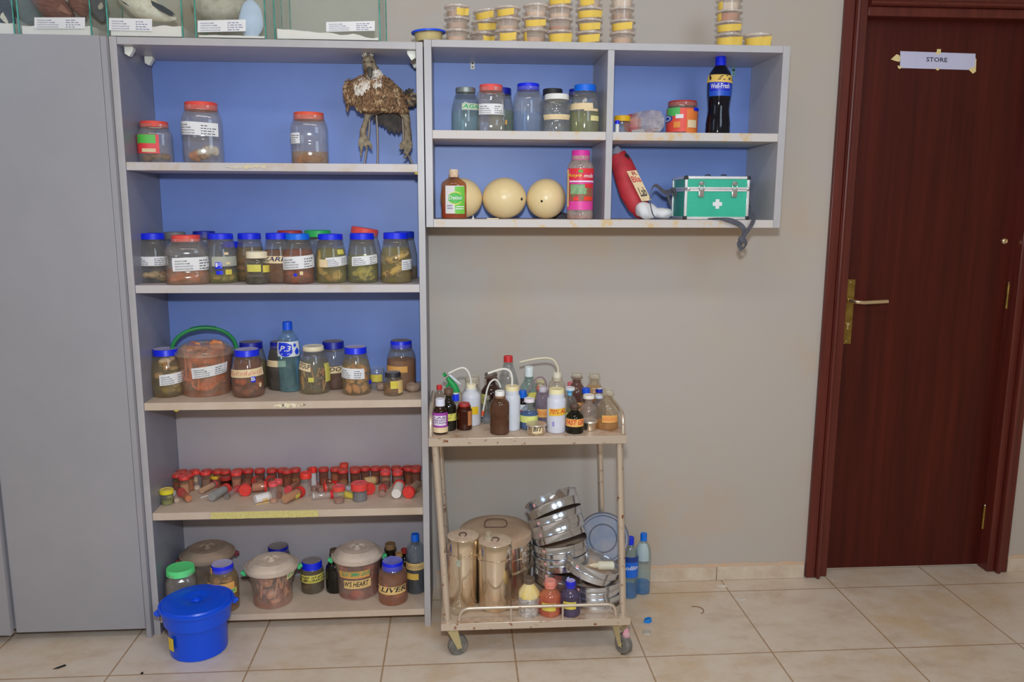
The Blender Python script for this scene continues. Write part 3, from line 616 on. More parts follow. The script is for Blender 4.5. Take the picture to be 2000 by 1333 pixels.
vessel(J, 'white-lidded jar of thin brown legs with yellow tape', 'jar', (583, 644, 674, 774), K, ROUND, G_JAR, dict(z=.90, r=.66, m=m_cream), (712, (150, 138, 100), .14), [(585, 608, 712, 727, m_ctape, 'hand', 'STOUP', m_pen, 4), (602, 612, 740, 749, m_lemon), (633, 643, 716, 752, m_lemon)],
       spec=[('strands', 'thin brown legs and claws curled in the white-lidded jar', 'specimen', 'leg_specimens', 728, [t_pink, t_brown, t_pale, t_grey], 11, 7, .0035), ('lumps', 'small grey body lying among the thin legs', 'specimen', 'body_specimen', 733, [t_grey], 3, 18)])
vessel(J, 'blue-lidded jar packed with pointed shells under a typed label', 'jar', (667, 724, 676, 776), K, ROUND, G_JAR, BL(.87, .75, None, m_dustb), (711, (186, 158, 92), .16), [(668, 711, 723, 743, m_lab, 'typed', '', m_ink, 2), (719, 726, 749, 757, m_blue)],
       spec=[('shells', 'pale pointed sea shells stacked in the jar', 'shells', 'sea_shells', 722, [t_shell, t_pale], 15, 3)])
vessel(J, 'small open glass jar with yellow tape behind the shells jar', 'jar', (722, 751, 718, 764), K, [(0, 0), (.85, 0), (.95, .03), (.95, .75), (1, .78), (1, .84), (.94, .86), (.94, .95), (1, .97), (1, 1)], G_CLR, None, None, [(722, 746, 735, 749, m_yel)])
vessel(J, 'small black-lidded jar with yellow tape at the right of the third shelf', 'jar', (749, 786, 726, 777), K, STOUT, G_JAR, dict(z=.78, r=.84, m=m_black, top=m_dust), (757, (146, 116, 60), .4), [(762, 779, 748, 763, m_yel), (777, 787, 747, 772, m_tan)],
       spec=[('lumps', 'brown scraps at the bottom of the small black-lidded jar', 'specimen', 'tissue_specimen', 760, [t_oran, t_brown], 5, 4)])
for lab, u0, u1, vt, vb, yy in (('grey-brown land snail shell lying in the right corner of the third shelf', 789, 821, 744, 770, None), ('snail shell between the open jar and the black-lidded jar', 735, 752, 744, 766, None)):
    x, y, z, R, H, d, uc = fit(u0, u1, vt, vb, K, yy, .3); b = MB(); m = mat((146, 122, 108), .7, c2=(112, 90, 80), scale=50)
    pts = []; rr = []
    for i in range(60):
        t = i/59; a = t*11; q = R*.62*(1-t)**.8; pts.append((q*math.cos(a)*.9-R*.1, -q*math.sin(a)*.55, H*.42+R*.55*t)); rr.append(max(.001, H*.40*(1-t)**.85))
    b.tube(pts, rr, m, 12); b.ell((R*.45, 0, H*.36), (R*.42, R*.4, H*.34), m, None, 14, 10, .002, 50)
    o = b.build('snail_shell'); o.location = (min(x, XIR-R*1.05), y, z+.001); o.rotation_euler = (.5, 0, .3); tag(o, lab, 'shell')
# ---- bottom shelf
K = 's5'
vessel(J, 'square jar with light green lid behind the blue bucket', 'jar', (325, 384, 1089, 1182), K, STOUT, G_PET, dict(z=.86, r=.90, m=m_lgreen), (1125, (92, 86, 84), .6), sq=4, y=-.222)
vessel(J, 'blue-lidded jar with ragged yellow tape between blue bucket and grey-lidded bucket', 'jar', (407, 465, 1087, 1180), K, SHOULD, G_JAR, BL(.84, .72, None, m_dustb), (1118, (150, 116, 50), .42), [(405, 458, 1137, 1151, m_orange), (403, 412, 1110, 1122, m_orange), (447, 459, 1150, 1160, m_lemon, 'hand', 'EMU', m_gpen)], y=-.222,
       spec=[('lumps', 'tan folded remains in the jar with ragged yellow tape', 'specimen', 'tissue_specimen', 1112, [t_oliv, t_pale], 9, 16)])
vessel(J, 'dark blue-lidded jar hidden behind the middle clear bucket', 'jar', (518, 572, 1056, 1150), K, ROUND, G_JAR, BL(.86, .72, m_dblue, m_dust), (1090, (60, 56, 44), .6), y=-.06)
vessel(J, 'blue-lidded jar with dark olive contents and dated yellow tape', 'jar', (588, 632, 1086, 1162), K, STOUT, G_JAR, dict(z=.77, r=.88, m=m_blue, top=m_dust), (1112, (78, 62, 30), .6), [(586, 633, 1125, 1140, m_lemon, 'hand', 'Lungs of goat|8-8-2024', m_pen, -1)],
       spec=[('lumps', 'dark brown remains in the jar with dated tape', 'specimen', 'tissue_specimen', 1140, [t_dark, t_brown], 6, 6)])
vessel(J, 'blue-lidded jar with tan tape reading LIVER', 'jar', (739, 796, 1090, 1189), K, SHOULD, G_JAR, BL(.81, .72, None, mat((120, 122, 190), .8, c2=(96, 96, 170), scale=40)), (1132, (186, 108, 58), .38), [(737, 793, 1151, 1166, m_tan, 'hand', 'T LIVER', m_pen, -2)],
       spec=[('lumps', 'orange lobes of liver in the jar with tan tape', 'specimen', 'liver_specimen', 1160, [t_oran, t_pale], 7, 19)])

# ---- wall unit, upper left
K = 'w2'
vessel(J, 'grey-lidded ribbed glass jar with tape marked AGAM in green', 'jar', (882, 937, 167, 253), K, [(0, 0), (.9, 0), (.98, .03), (1, .08), (1, .5), (.95, .6), (.8, .78), (.7, .86), (.68, .88), (.68, .95)], glass((.90, .93, .92), .12, (136, 142, 140)), dict(z=.89, r=.72, m=mat((120, 130, 132), .35, .6)), (213, (150, 166, 160), .2),
       [(900, 938, 199, 212, mat((164, 172, 150), .8), 'hand', 'AGAM', m_gpen, -1)], y=-.2, wob=lambda a, z: 1+.012*math.cos(a*20) if z < .075 else 1)
vessel(J, 'dark blue-lidded jar behind, between the red-lidded and large blue-lidded jars', 'jar', (954, 1004, 168, 253), K, ROUND, G_JAR, BL(.86, .78, m_dblue), (212, (110, 116, 92), .35), [(985, 990, 232, 241, m_orange)], y=-.12)
vessel(J, 'waisted red-lidded plastic jar with typed label in the wall unit', 'jar', (931, 987, 161, 253), K, [(0, 0), (.9, 0), (.98, .03), (1, .07), (1, .28), (.9, .36), (.9, .6), (.97, .66), (1, .74), (.96, .82), (.8, .87), (.8, .94)], G_PET, dict(z=.86, r=.82, m=mat((214, 76, 74), .5)), None, [(936, 983, 200, 221, m_lab, 'typed')], y=-.21, sq=3)
vessel(J, 'black-lidded jar mostly hidden by the white-lidded jar in front', 'jar', (1054, 1104, 170, 254), K, SHOULD, G_JAR, BL(.87, .78, m_black), y=-.105)
vessel(J, 'dark blue-lidded jar showing only a sliver beside the light-blue-lidded jar', 'jar', (1104, 1148, 171, 254), K, SHOULD, G_JAR, BL(.86, .7, m_dblue), y=-.1)
vessel(J, 'large blue-lidded jar half full of clear liquid in the wall unit', 'jar', (1002, 1061, 159, 254), K, SHOULD, G_CLR, BL(.865, .74), (214, (150, 170, 190), .1), y=-.2)
vessel(J, 'white-lidded plastic jar with cream tape between two blue-lidded jars', 'jar', (1060, 1114, 180, 254), K, [(0, 0), (.9, 0), (.98, .03), (1, .06), (1, .3), (.95, .33), (.95, .36), (1, .39), (1, .55), (.95, .58), (.95, .61), (1, .64), (1, .72), (.9, .8), (.86, .82), (.86, .92)], G_CLR, dict(z=.855, r=.89, m=m_whitecap), None, [(1063, 1113, 221, 231, m_ctape)], y=-.21)
vessel(J, 'light-blue-lidded jar with torn cream tape, rightmost of its compartment', 'jar', (1113, 1171, 162, 254), K, ROUND, G_CLR, BL(.865, .74, m_lblue), (214, (160, 160, 104), .22), [(1114, 1158, 199, 212, m_ctape), (1140, 1166, 210, 215, m_ctape), (1153, 1168, 224, 234, mat((206, 196, 140), .8))], y=-.2)
# ---- wall unit, upper right
c = vessel('sample_pot', 'yellow-lidded clear sample pot at the divider', 'pot', (1199, 1231, 224, 259), K, [(0, 0), (.84, 0), (.88, .03), (.92, .7), (.92, .85)], G_CLR, dict(z=.70, r=1., m=mat((232, 180, 24), .45)), None, y=-.17)
vessel('small_vial', 'tiny blue-capped white vial in front of the yellow-lidded pot', 'vial', (1201, 1210, 234, 259), K, [(0, 0), (.85, 0), (.85, .75)], m_whitecap, dict(z=.72, r=1., m=m_blue), y=-.215)
vessel('drink_powder_tub', 'orange and red labelled tub with red lid beside the fallen jar', 'tub', (1302, 1362, 196, 260), K, [(0, 0), (.92, 0), (.98, .03), (1, .06), (1, .78), (.95, .82), (.95, .95)], G_PET, dict(z=.845, r=.94, m=m_rdark), None,
       [(1300, 1366, 211, 258, mat((206, 70, 58), .5)), (1342, 1361, 212, 259, mat((216, 118, 56), .5)), (1304, 1327, 211, 227, mat((70, 160, 84), .5)), (1298, 1315, 224, 239, mat((30, 70, 170), .5), 'disc'), (1301, 1312, 226, 237, m_lab, 'disc'), (1303, 1310, 228, 235, mat((30, 70, 170), .5), 'disc'), (1321, 1335, 224, 232, m_lab), (1343, 1358, 235, 250, m_ctape), (1318, 1330, 238, 250, mat((226, 140, 60), .5)), (1352, 1361, 211, 217, m_blue)], y=-.16)
vessel('cola_bottle', 'dark plastic bottle with blue cap and gold tape in the wall unit', 'bottle', (1381, 1428, 112, 262), K, [(0, 0), (.85, 0), (.98, .015), (1, .05), (.98, .10), (1, .14), (.94, .22), (.86, .32), (.9, .42), (.97, .5), (1, .58), (1, .70), (.86, .79), (.55, .865), (.42, .89), (.42, .95)], glass((.16, .18, .26), .10, (40, 44, 66)), dict(z=.885, r=.44, m=m_blue), (146, (22, 26, 40), .9),
       [(1384, 1430, 162, 190, mat((24, 70, 170), .4)), (1387, 1424, 163, 179, mat((20, 30, 170), .4), 'p', 'Well-Fresh', m_lab), (1382, 1430, 147, 162, mat((204, 170, 90), .7), 'hand', 'Vile', m_pen, 3)], y=-.19, seg=36)
# jar lying on its side, base towards the room
p = on_y(1284, 235, -.225); R = .0365
t = thing('fallen_jar', 'clear octagonal jar lying on its side with base facing out', 'jar', (p[0], -.225, Z['w2']+R*1.02), 0)
M = Matrix.Rotation(.55, 4, 'Z') @ Matrix.Rotation(-math.pi/2, 4, 'X') @ Matrix.Rotation(math.pi/8, 4, 'Z')
octo = lambda a, z: math.cos(math.pi/8)/math.cos((a % (math.pi/4))-math.pi/8)*1.0
def lying(b): b.v = [tuple(M @ Vector(q)) for q in b.v]; return b
b = MB(); b.lathe([(0, .004), (R*.5, .006), (R*.62, .001), (R*.68, .005), (R*.78, .005), (R*.84, 0), (R*.9, 0), (R, .008), (R, .05), (R*.96, .053), (R, .056), (R, .085), (R*.82, .10), (R*.8, .112)], glass((.94, .94, .95), .36, (206, 200, 202)), 32, wob=octo); lying(b).build('body', t)
b = MB(); b.lathe([(R*.84, .1), (R*.86, .102), (R*.86, .117), (0, .117)], m_red, 32); lying(b).build('lid', t)
b = MB(); b.patch(lambda a, q: (lambda an: ((R*1.03)*math.sin(an), -(R*1.03)*math.cos(an), .03+.05*q))(1.6+1.3*a), mat((176, 52, 60), .5), 10, 3); lying(b).build('red_label', t)
b = MB(); b.patch(lambda a, q: (lambda an: ((R*1.05)*math.sin(an), -(R*1.05)*math.cos(an), .028+.054*q))(2.7+1.0*a), m_lab, 8, 3); lying(b).build('white_label', t)
p = on_y(1475, 262, -.2); b = MB(); b.ell((0, 0, .003), (.004, .004, .003), m_lab); o = b.build('white_crumb'); o.location = (p[0], -.2, Z['w2']); tag(o, 'tiny white crumb on the shelf right of the dark bottle', 'crumb')

# ================================================================ buckets and bottles
def bucket(name, label, box, key, mb, ml, y=None, z0=None, rib=True, lidfrac=.80, bot=.80, knob=True, fill=None, tapes=(), ears=None, spec=(), handle=None, rl=.62):
    prof = [(0, 0), (bot*.88-.02, 0), (bot*.88, .012), (bot*.9, lidfrac*.55), (bot*.93, lidfrac*.62), (.93, lidfrac), ]
    wob = (lambda a, z: 1+(.012 if abs(((a*8/6.283)+.5) % 1-.5) < .05 else 0)) if rib else None
    c = vessel(name, label, 'bucket', box, key, prof, mb, None, fill, tapes, y=y, seg=96 if rib else 48, wob=wob, z0=z0, rl=rl, spec=spec, rb=bot*.88)
    R, H = c.R, c.H; z1 = H*(lidfrac-.015)
    b = MB(); dm = max(H-z1, .13*H)
    q = [(R*.93, z1-.004), (R*.985, z1-.004), (R, z1), (R, z1+.006), (R*.95, z1+.008), (R*.93, z1+.006), (R*.90, z1+.012), (R*.80, z1+dm*.55), (R*.66, z1+dm*.74), (R*.62, z1+dm*.72), (R*.5, z1+dm*.78), (R*.32, z1+dm*.72), (R*.28, z1+dm*.6), (0, z1+dm*.58)]
    b.lathe(q, ml, 56); L = b.build('lid', c.root)
    if knob:
        b = MB(); b.lathe([(R*.14, z1+dm*.58), (R*.13, z1+dm*.72), (R*.095, z1+dm*.74), (R*.09, z1+dm*.98), (R*.08, z1+dm), (0, z1+dm)], ml, 20); b.build('knob', L)
    if ears:
        for sx in (-1, 1):
            b = MB(); b.box(sx*R*1.0-.005, sx*R*1.0+.005, -.009, .009, z1-.02, z1-.004, ears); b.lathe([(0, 0), (.007, 0), (.006, .008), (0, .009)], ears, 12, Matrix.Translation((sx*(R+.003), 0, z1-.012)) @ Matrix.Rotation(sx*math.pi/2, 4, 'Y')); b.build('handle_lug', c.root, bevel=.001)
    c.z1 = z1; return c
m_lidd = mat((150, 126, 108), .75, c2=(124, 110, 98), scale=12, lo=.35, hi=.65, trans=.08); m_lidc = mat((190, 174, 160), .6, c2=(150, 138, 128), scale=10, lo=.4, hi=.7, trans=.12)
m_bblue = mat((0, 78, 220), .34, c2=(0, 68, 206), scale=6)
bucket('clear_bucket', 'large clear bucket with dusty brown lid at the back left of the bottom shelf', (356, 459, 1044, 1168), 's5', G_BUCK, m_lidd, y=-.098, ears=mat((110, 40, 50), .5), fill=(1100, (96, 78, 64), .55), bot=.86)
bucket('clear_bucket', 'clear bucket with dusty lid holding pinkish remains, middle of the bottom shelf', (481, 583, 1072, 1197), 's5', G_BUCK, m_lidc, ears=mat((60, 170, 110), .5), fill=(1186, (186, 130, 100), .3), bot=.82,
       tapes=[(563, 580, 1124, 1142, mat((206, 200, 150), .8), 'hand', 'EU', m_gpen, -3)], spec=[('lumps', 'pinkish-brown remains piled in the middle clear bucket', 'specimen', 'tissue_specimen', 1143, [t_pink, t_oran, t_pink, t_red], 16, 23), ('strands', 'thin reddish strands among remains in the middle bucket', 'specimen', 'tissue_strands', 1135, [t_red, t_pink], 6, 5, .004)])
bucket('clear_bucket', 'clear bucket with tape reading HEART and dusty brown lid', (649, 749, 1053, 1176), 's5', G_BUCK, m_lidc, ears=mat((60, 170, 110), .5), fill=(1118, (140, 60, 44), .42), bot=.88,
       tapes=[(660, 728, 1122, 1137, m_orange, 'hand', 'GOAT EMMA GAUR', m_gpen, -3), (664, 727, 1142, 1158, m_tan, 'hand', "W'S HEART", m_pen, -2)], spec=[('lumps', 'orange-red heart tissue in the bucket marked HEART', 'specimen', 'heart_specimen', 1098, [t_oran, t_pink, t_red], 14, 27)])
c = bucket('handled_bucket', 'clear bucket with green arched handle and large pink specimen', (345, 458, 657, 776), 's3', glass((.95, .93, .9), .15, (190, 176, 164)), glass((.94, .93, .9), .26, (186, 172, 158)), knob=False, fill=(694, (196, 122, 62), .35), bot=.92, lidfrac=.78,
       tapes=[(372, 446, 717, 738, m_lab, 'typed', '', m_ink, -8)], spec=[('lumps', 'large pink-orange folded body in the green-handled bucket', 'specimen', 'large_specimen', 670, [t_oran, t_pink], 20, 31), ('strands', 'small pale hand and limbs behind the bucket wall', 'specimen', 'limb_specimen', 690, [t_pink], 4, 6, .005)])
h0 = c.z1-.005; htop = on_y(402, 640+c.d, c.y)[2]-c.z
b = MB(); pts = []
for i in range(25):
    t = math.pi*i/24; pts.append((-math.cos(t)*(c.R+.004), .002, h0+(htop-h0)*math.sin(t)**.8))
b.tube(pts, .006, mat((20, 110, 60), .4), 10, flat=.75, up=(0, 1, 0)); b.tube([p for p in pts[9:16]], .0075, mat((20, 104, 58), .4), 10, up=(0, 1, 0))
b.build('handle', c.root)
for sx in (-1, 1):
    b = MB(); b.lathe([(0, 0), (.008, 0), (.007, .006), (0, .007)], mat((20, 110, 60), .4), 12, Matrix.Translation((sx*(c.R+.001), 0, h0+.002)) @ Matrix.Rotation(sx*math.pi/2, 4, 'Y')); b.build('handle_lug', c.root)
c = bucket('blue_bucket', 'bright blue plastic bucket with knobbed lid on the floor before the shelves', (317, 456, 1139, 1295), 'floor', m_bblue, m_bblue, z0=0, ears=m_bblue, bot=.86, lidfrac=.93, rl=1.)
b = MB(); R, H = c.R, c.H; b.lathe([(R*.84, H*.60), (R*.885, H*.615), (R*.935, H*.9), (R*.92, H*.915)], m_bblue, 48); b.build('collar', c.root)
b = MB(); fnb = lambda a, q: ((R*.83)*math.sin(-1.2+a*.3), -(R*.83)*math.cos(-1.2+a*.3), H*(.2+.25*q)); b.patch(fnb, mat((196, 170, 50), .6), 4, 4); b.build('sticker', c.root)
# water bottles
PETB = [(0, 0), (.8, 0), (.97, .015), (1, .04), (.97, .09), (1, .12), (1, .3), (.97, .33), (1, .36), (1, .62), (.97, .66), (.98, .68), (.86, .78), (.5, .865), (.4, .885), (.4, .94)]
wcap = lambda m=m_lblue: dict(z=.885, r=.42, m=m)
G_W = glass((.86, .95, .97), .10, (150, 176, 186))
c = vessel('water_bottle', 'pale blue water bottle with white-blue label marked P.3 on the third shelf', 'bottle', (542, 586, 629, 769), 's3', PETB, G_W, wcap(mat((10, 84, 226), .4)), (698, (140, 186, 202), .2),
       [(543, 583, 671, 700, mat((206, 212, 216), .5)), (546, 572, 672, 699, mat((10, 44, 186), .45), 'disc'), (546, 558, 672, 686, mat((10, 44, 186), .45), 'p', ''), (548, 570, 676, 693, mat((10, 44, 186), .45), 'hand', 'P.3', m_lab, 0), (573, 578, 673, 681, mat((20, 60, 190), .4), 'drop'), (575, 582, 682, 696, mat((20, 60, 190), .4), 'drop')],
       wob=lambda a, z: 1+(.02*math.sin(a*9+z*160) if .02 < z < .09 else 0), seg=48)
vessel('plastic_bottle', 'clear bottle with light blue cap, dark contents and two yellow tapes', 'bottle', (793, 831, 1045, 1181), 's5', PETB, glass((.86, .9, .92), .14, (140, 150, 160)), wcap(), (1121, (56, 54, 54), .8),
       [(793, 827, 1107, 1120, m_tan, 'scrib', '', m_pen, 0), (796, 818, 1126, 1138, mat((204, 170, 80), .8))], seg=40, y=-.14)
WB = lambda lab, box, y, cap, tapes: vessel('water_bottle', lab, 'bottle', box, 'floor', PETB, G_W, wcap(cap), (box[3]-20, (70, 140, 205), .3), tapes, z0=0, seg=40)
WB('blue-capped water bottle with bright blue label, half hidden behind trolley leg', (1214, 1246, 1047, 1172), None, mat((8, 40, 200), .4), [(1212, 1246, 1100, 1131, mat((16, 90, 190), .4)), (1216, 1245, 1106, 1118, mat((16, 90, 190), .4), 'hand', 'collin', m_lab, -2), (1214, 1246, 1090, 1100, mat((20, 50, 120), .4))])
WB('light-blue-capped water bottle with faded label against the baseboard', (1240, 1271, 1040, 1164), None, mat((10, 110, 220), .4), [(1241, 1266, 1066, 1098, mat((150, 166, 172), .6))])
# reagent bottles at the back of the bottom shelf
REAG = [(0, 0), (.9, 0), (.98, .02), (1, .06), (1, .50), (.93, .60), (.62, .70), (.45, .74), (.4, .77), (.4, .84), (.56, .86), (.56, .885)]
STOP = lambda m, r=.55, z=.87: dict(z=z, r=r, m=m)
vessel('reagent_bottle', 'black glass bottle with brown stopper left of the HEART bucket', 'bottle', (636, 672, 1070, 1146), 's5', REAG, G_DARK, STOP(mat((70, 58, 44), .5), .5), (1100, (16, 14, 12), .9), y=-.12)
vessel('reagent_bottle', 'black glass bottle with broad tan stopper right of the HEART bucket', 'bottle', (742, 784, 1061, 1150), 's5', REAG, G_DARK, STOP(mat((110, 84, 54), .6), .48, .88), (1090, (16, 14, 12), .9), y=-.1)
vessel('reagent_bottle', 'small dark bottle with tan stopper behind the LIVER jar', 'bottle', (766, 794, 1081, 1150), 's5', REAG, G_DARK, STOP(mat((150, 112, 70), .6), .5, .9), y=-.12)
vessel('reagent_bottle', 'dark bottle with red cap behind the clear dark-filled bottle', 'bottle', (778, 802, 1074, 1152), 's5', REAG, G_DARK, STOP(m_rdark, .5, .86), y=-.07)

# ================================================================ sample vials on the fourth shelf
PV = [(0, 0), (.84, 0), (.87, .03), (.9, .7), (.9, .86)]
G_V = glass((.92, .88, .84), .22, (182, 140, 124)); G_VD = glass((.84, .70, .62), .3, (146, 96, 80)); G_VC = glass((.95, .95, .95), .14, (200, 190, 188))
c_in = [mat((150, 98, 72), .7, c2=(120, 74, 52), scale=60), mat((176, 122, 92), .7), mat((96, 62, 50), .7), mat((190, 150, 110), .7), mat((120, 96, 84), .7)]
m_vred = mat((196, 48, 44), .45, c2=(206, 64, 56), scale=60); m_vtop = mat((176, 74, 62), .7, c2=(162, 84, 70), scale=70); m_vdk = mat((176, 46, 42), .5); m_vpink = mat((214, 80, 84), .45)
ZS = Z['s4']
def vial(label, p, axis, R, H, capm, top=None, gl=None, fill=.5, fm=None, tape=None, group=None, capr=1., caph=.17, roll=0., name='sample_vial', txt=None):
    """p: where the base centre stands; axis: direction from base to cap"""
    t = thing(name, label, 'vial', p, 0, group); M = frame_to(axis) @ Matrix.Rotation(roll, 4, 'Z')
    T = lambda b: (setattr(b, 'v', [tuple(M @ Vector(q)) for q in b.v]), b)[1]
    b = MB(); b.lathe([(r*R, z*H) for r, z in PV], gl or G_V, 20); T(b).build('tube', t)
    z1 = H*(1-caph); r = R*capr; b = MB()
    b.lathe([(r*.9, z1), (r, z1), (r, H-.0012), (r*.95, H)], capm, 32, wob=lambda a, z: 1+.012*math.sin(16*a))
    b.lathe([(r*.95, H), (r*.86, H), (r*.82, H-.0014), (r*.45, H-.0014), (r*.4, H-.0006), (0, H-.0006)], top or capm, 24); T(b).build('cap', t)
    if fill:
        b = MB(); b.lathe([(0, .002), (R*.8, .002), (R*.82, H*fill*.9), (R*.6, H*fill), (0, H*fill*.95)], fm or c_in[0], 16, wob=lambda a, z: 1+.05*math.sin(a*3+z*90)); T(b).build('sample', t)
    if tape:
        a0, a1, z0, z2, m = tape; b = MB(); f = lambda a, q, e=.0007: ((R*.9+e)*math.sin(a0+(a1-a0)*a), -(R*.9+e)*math.cos(a0+(a1-a0)*a), H*(z0+(z2-z0)*q))
        b.patch(f, m, 10, 3); T(b); L = b.build('tape_label', t)
        if txt: b = MB(); b.text(txt, lambda a, q: f(a, q, .0012), m_pen, 0, (.3, .7, .3, .7)); T(b).build('lettering', L)
    return t
def ordinal(i): return ['first', 'second', 'third', 'fourth', 'fifth', 'sixth', 'seventh', 'eighth', 'ninth', 'tenth', 'eleventh', 'twelfth', 'thirteenth', 'fourteenth', 'fifteenth', 'sixteenth', 'seventeenth', 'eighteenth'][i]
def stand(rows, rowname, H=.060, R=.0178, bright=False, skip=()):
    for i, (u, v) in enumerate(rows):
        d = dv('s4', u); p = on_z(u, v+3+d, ZS+H); y = min(p[1], B-.024); x = on_y(u, v+14+d, y)[0]
        rnd = random.Random(int(u*7)); x = min(x, XIR-R-.003)
        vial('%s red-capped sample pot from the left in the %s of the vial shelf' % (ordinal(i), rowname), (x, y, ZS+.0003), (0, 0, 1), R, H, m_vred if bright else m_vdk, m_vtop if not bright else m_vpink, G_VD if not bright else G_V, rnd.uniform(.35, .7), c_in[rnd.randrange(5)],
             (-1.0, .9, .2, .5, m_tan) if rnd.random() < .35 else None, 'red-capped pots in rows')
stand([(356, 910), (379, 910), (404, 910), (426, 910), (465, 910.5), (507.5, 911), (531, 910.5), (552, 910.5), (577, 909), (610, 908), (632, 910), (655, 910), (693, 909), (733, 907), (752, 909), (774, 909), (796, 909), (813, 909)], 'rear row')
stand([(346, 919), (369, 918.5), (441, 914), (485, 913), (561, 916), (670, 917), (694, 917), (713, 913), (753, 915), (776, 915), (798, 914.5), (812, 917)], 'middle row')
stand([(360, 924), (402, 915.5), (462, 918), (753, 922), (777, 923)], 'front row', bright=True)
def stand1(label, u0, u1, vt, vb, capm, **kw):
    x, y, z, R, H, d, uc = fit(u0, u1, vt, vb, 's4', None, .9); y = max(y, D+R+.004)
    return vial(label, (x, y, ZS+.0003), (0, 0, 1), R, H, capm, **kw)
stand1('narrow red-capped tube with pale powder standing near the left', 377, 391, 915, 956, m_vred, fill=.2, fm=mat((200, 180, 160), .8), tape=(.1, 1.2, .35, .6, m_tan), gl=G_VC)
stand1('tall orange-red cap tube rising above the rear row', 664, 681, 906, 950, mat((186, 60, 44), .5), gl=G_VD, fill=.6)
stand1('small jar with green lid beside the left panel', 330, 351, 929, 955, mat((24, 120, 70), .5), top=mat((90, 130, 100), .7), gl=glass((.3, .5, .36), .12, (40, 60, 48)), caph=.28, fill=.6, fm=mat((30, 40, 32), .6), name='small_jar')
stand1('small jar with yellow lid in front of the left panel', 313, 339, 948, 985, mat((206, 194, 40), .5), top=mat((206, 186, 90), .7), gl=G_CLR, caph=.26, fill=.28, fm=mat((120, 120, 40), .6), tape=(-1.0, .3, .15, .55, m_lemon), name='small_jar')
stand1('dark brown jar with dull red lid among the lying vials', 431, 453, 925, 955, m_rdark, top=mat((150, 84, 76), .7), gl=G_AMB, caph=.3, fill=.7, fm=c_in[2], name='small_jar')
stand1('mustard-capped pot behind the long lying tube', 412, 434, 923, 950, mat((196, 160, 40), .5), top=mat((180, 150, 90), .7), gl=G_V, caph=.25)
stand1('narrow pink-capped tube standing in front, centre left', 525, 543, 941, 985, m_vpink, gl=G_VC, caph=.16, fill=.18, fm=c_in[1])
stand1('narrow pink-capped tube standing just behind its twin', 536, 552, 936, 976, m_vpink, gl=G_V, caph=.2, fill=.3)
stand1('clear empty pot with red cap standing in the middle', 587, 609, 922, 974, mat((214, 52, 40), .45), gl=G_VC, fill=0, caph=.22)
stand1('slim red-capped tube with white label marked A', 607, 618, 914, 963, mat((220, 48, 36), .45), gl=G_VC, fill=.15, caph=.2, tape=(-1.3, 1.3, .2, .76, m_lab), txt='A')
stand1('red-capped pot with yellow label and brown mass in front', 650, 674, 949, 989, mat((214, 70, 60), .45), top=m_vpink, gl=G_VC, caph=.24, fill=.3, fm=c_in[0], tape=(-1.2, .3, .32, .62, m_lemon))
stand1('large red-capped pot with dark grey contents in front', 686, 719, 942, 986, mat((216, 66, 60), .45), top=m_vpink, gl=G_VC, caph=.36, fill=.55, fm=mat((84, 88, 94), .6))
def lay(label, base, cap, w, capm, gl=None, fill=.6, fm=None, tape=None, caph=.18, capr=1.08, lmax=.085, **kw):
    """a vial lying on the shelf, from its base pixel to its cap pixel, w wide in the picture"""
    d = dv('s4', base[0]); R = w/2/590.
    a = on_z(base[0], base[1]+d, ZS+R*1.05); c = on_z(cap[0], cap[1]+d, ZS+R*1.05)
    for q in (a, c): q[1] = min(max(q[1], D+.012), B-.03)
    ax = c-a; L = math.hypot(ax[0], ax[1]); ax = ax/L; L2 = min(L, lmax)
    a = a+ax*(L-L2)/2
    return vial(label, (a[0], a[1], ZS+R*capr*1.03), tuple(ax), R, max(L2, R*2.4), capm, gl=gl, fill=fill, fm=fm, tape=tape, caph=caph, capr=capr, **kw)
lay('small clear vial lying beside the yellow-lidded jar', (346, 975), (337, 957), 12, m_whitecap, G_VC, .3, mat((170, 150, 130), .7), caph=.06, capr=.92)
lay('slim pink-capped vial with an orange mass at its near end', (371, 974), (351, 956), 15, m_vpink, G_V, .4, mat((196, 120, 70), .6))
lay('long clear vial with bright pink cap lying across the left', (393, 957), (427, 937), 14, m_vpink, G_VC, .8, c_in[3], caph=.16)
lay('grey-filled pot lying with its open base towards the room', (412, 970), (445, 952), 20, m_vred, G_VC, .85, mat((128, 134, 134), .7))
lay('small clear tube lying right of the grey-filled pot', (442, 970), (465, 952), 12, m_vpink, G_VC, .2, mat((90, 84, 80), .7))
lay('pot lying with its red cap facing the room, left of centre', (488, 933), (478, 962), 22, m_vred, G_V, .6)
lay('pot lying sideways with an orange label and cap to the right', (492, 953), (521, 950), 20, m_vred, G_V, .8, c_in[1], (-.6, .9, .25, .5, m_orange))
lay('first of two pots tipped back with red caps up, at centre left', (513, 950), (512, 925), 21, m_vred, G_V, .5)
lay('second of two pots tipped back with red caps up, at centre left', (537, 955), (535, 930), 21, m_vred, G_V, .5)
lay('white-wrapped pot with yellow label lying at the centre front', (498, 975), (527, 968), 19, mat((206, 196, 186), .6), mat((206, 202, 204), .6), 0, None, (-1.6, .9, .4, .75, m_tan), capr=.96)
lay('brown-filled pot with yellow band and red cap, lying centre front', (556, 977), (589, 961), 20, mat((214, 50, 44), .45), G_V, .8, c_in[3], (-1.8, 1.4, .42, .68, m_yel))
lay('narrow pot lying with pinkish red cap towards the front', (580, 946), (561, 960), 14, m_vpink, G_V, .6)
lay('pink-capped vial leaning diagonally beside the A tube', (630, 963), (618, 930), 13, m_vpink, G_VC, .3)
lay('clear vial lying flat with red cap on its right end', (610, 972), (651, 968), 15, mat((216, 46, 50), .45), G_VC, .1, m_lab, caph=.14)
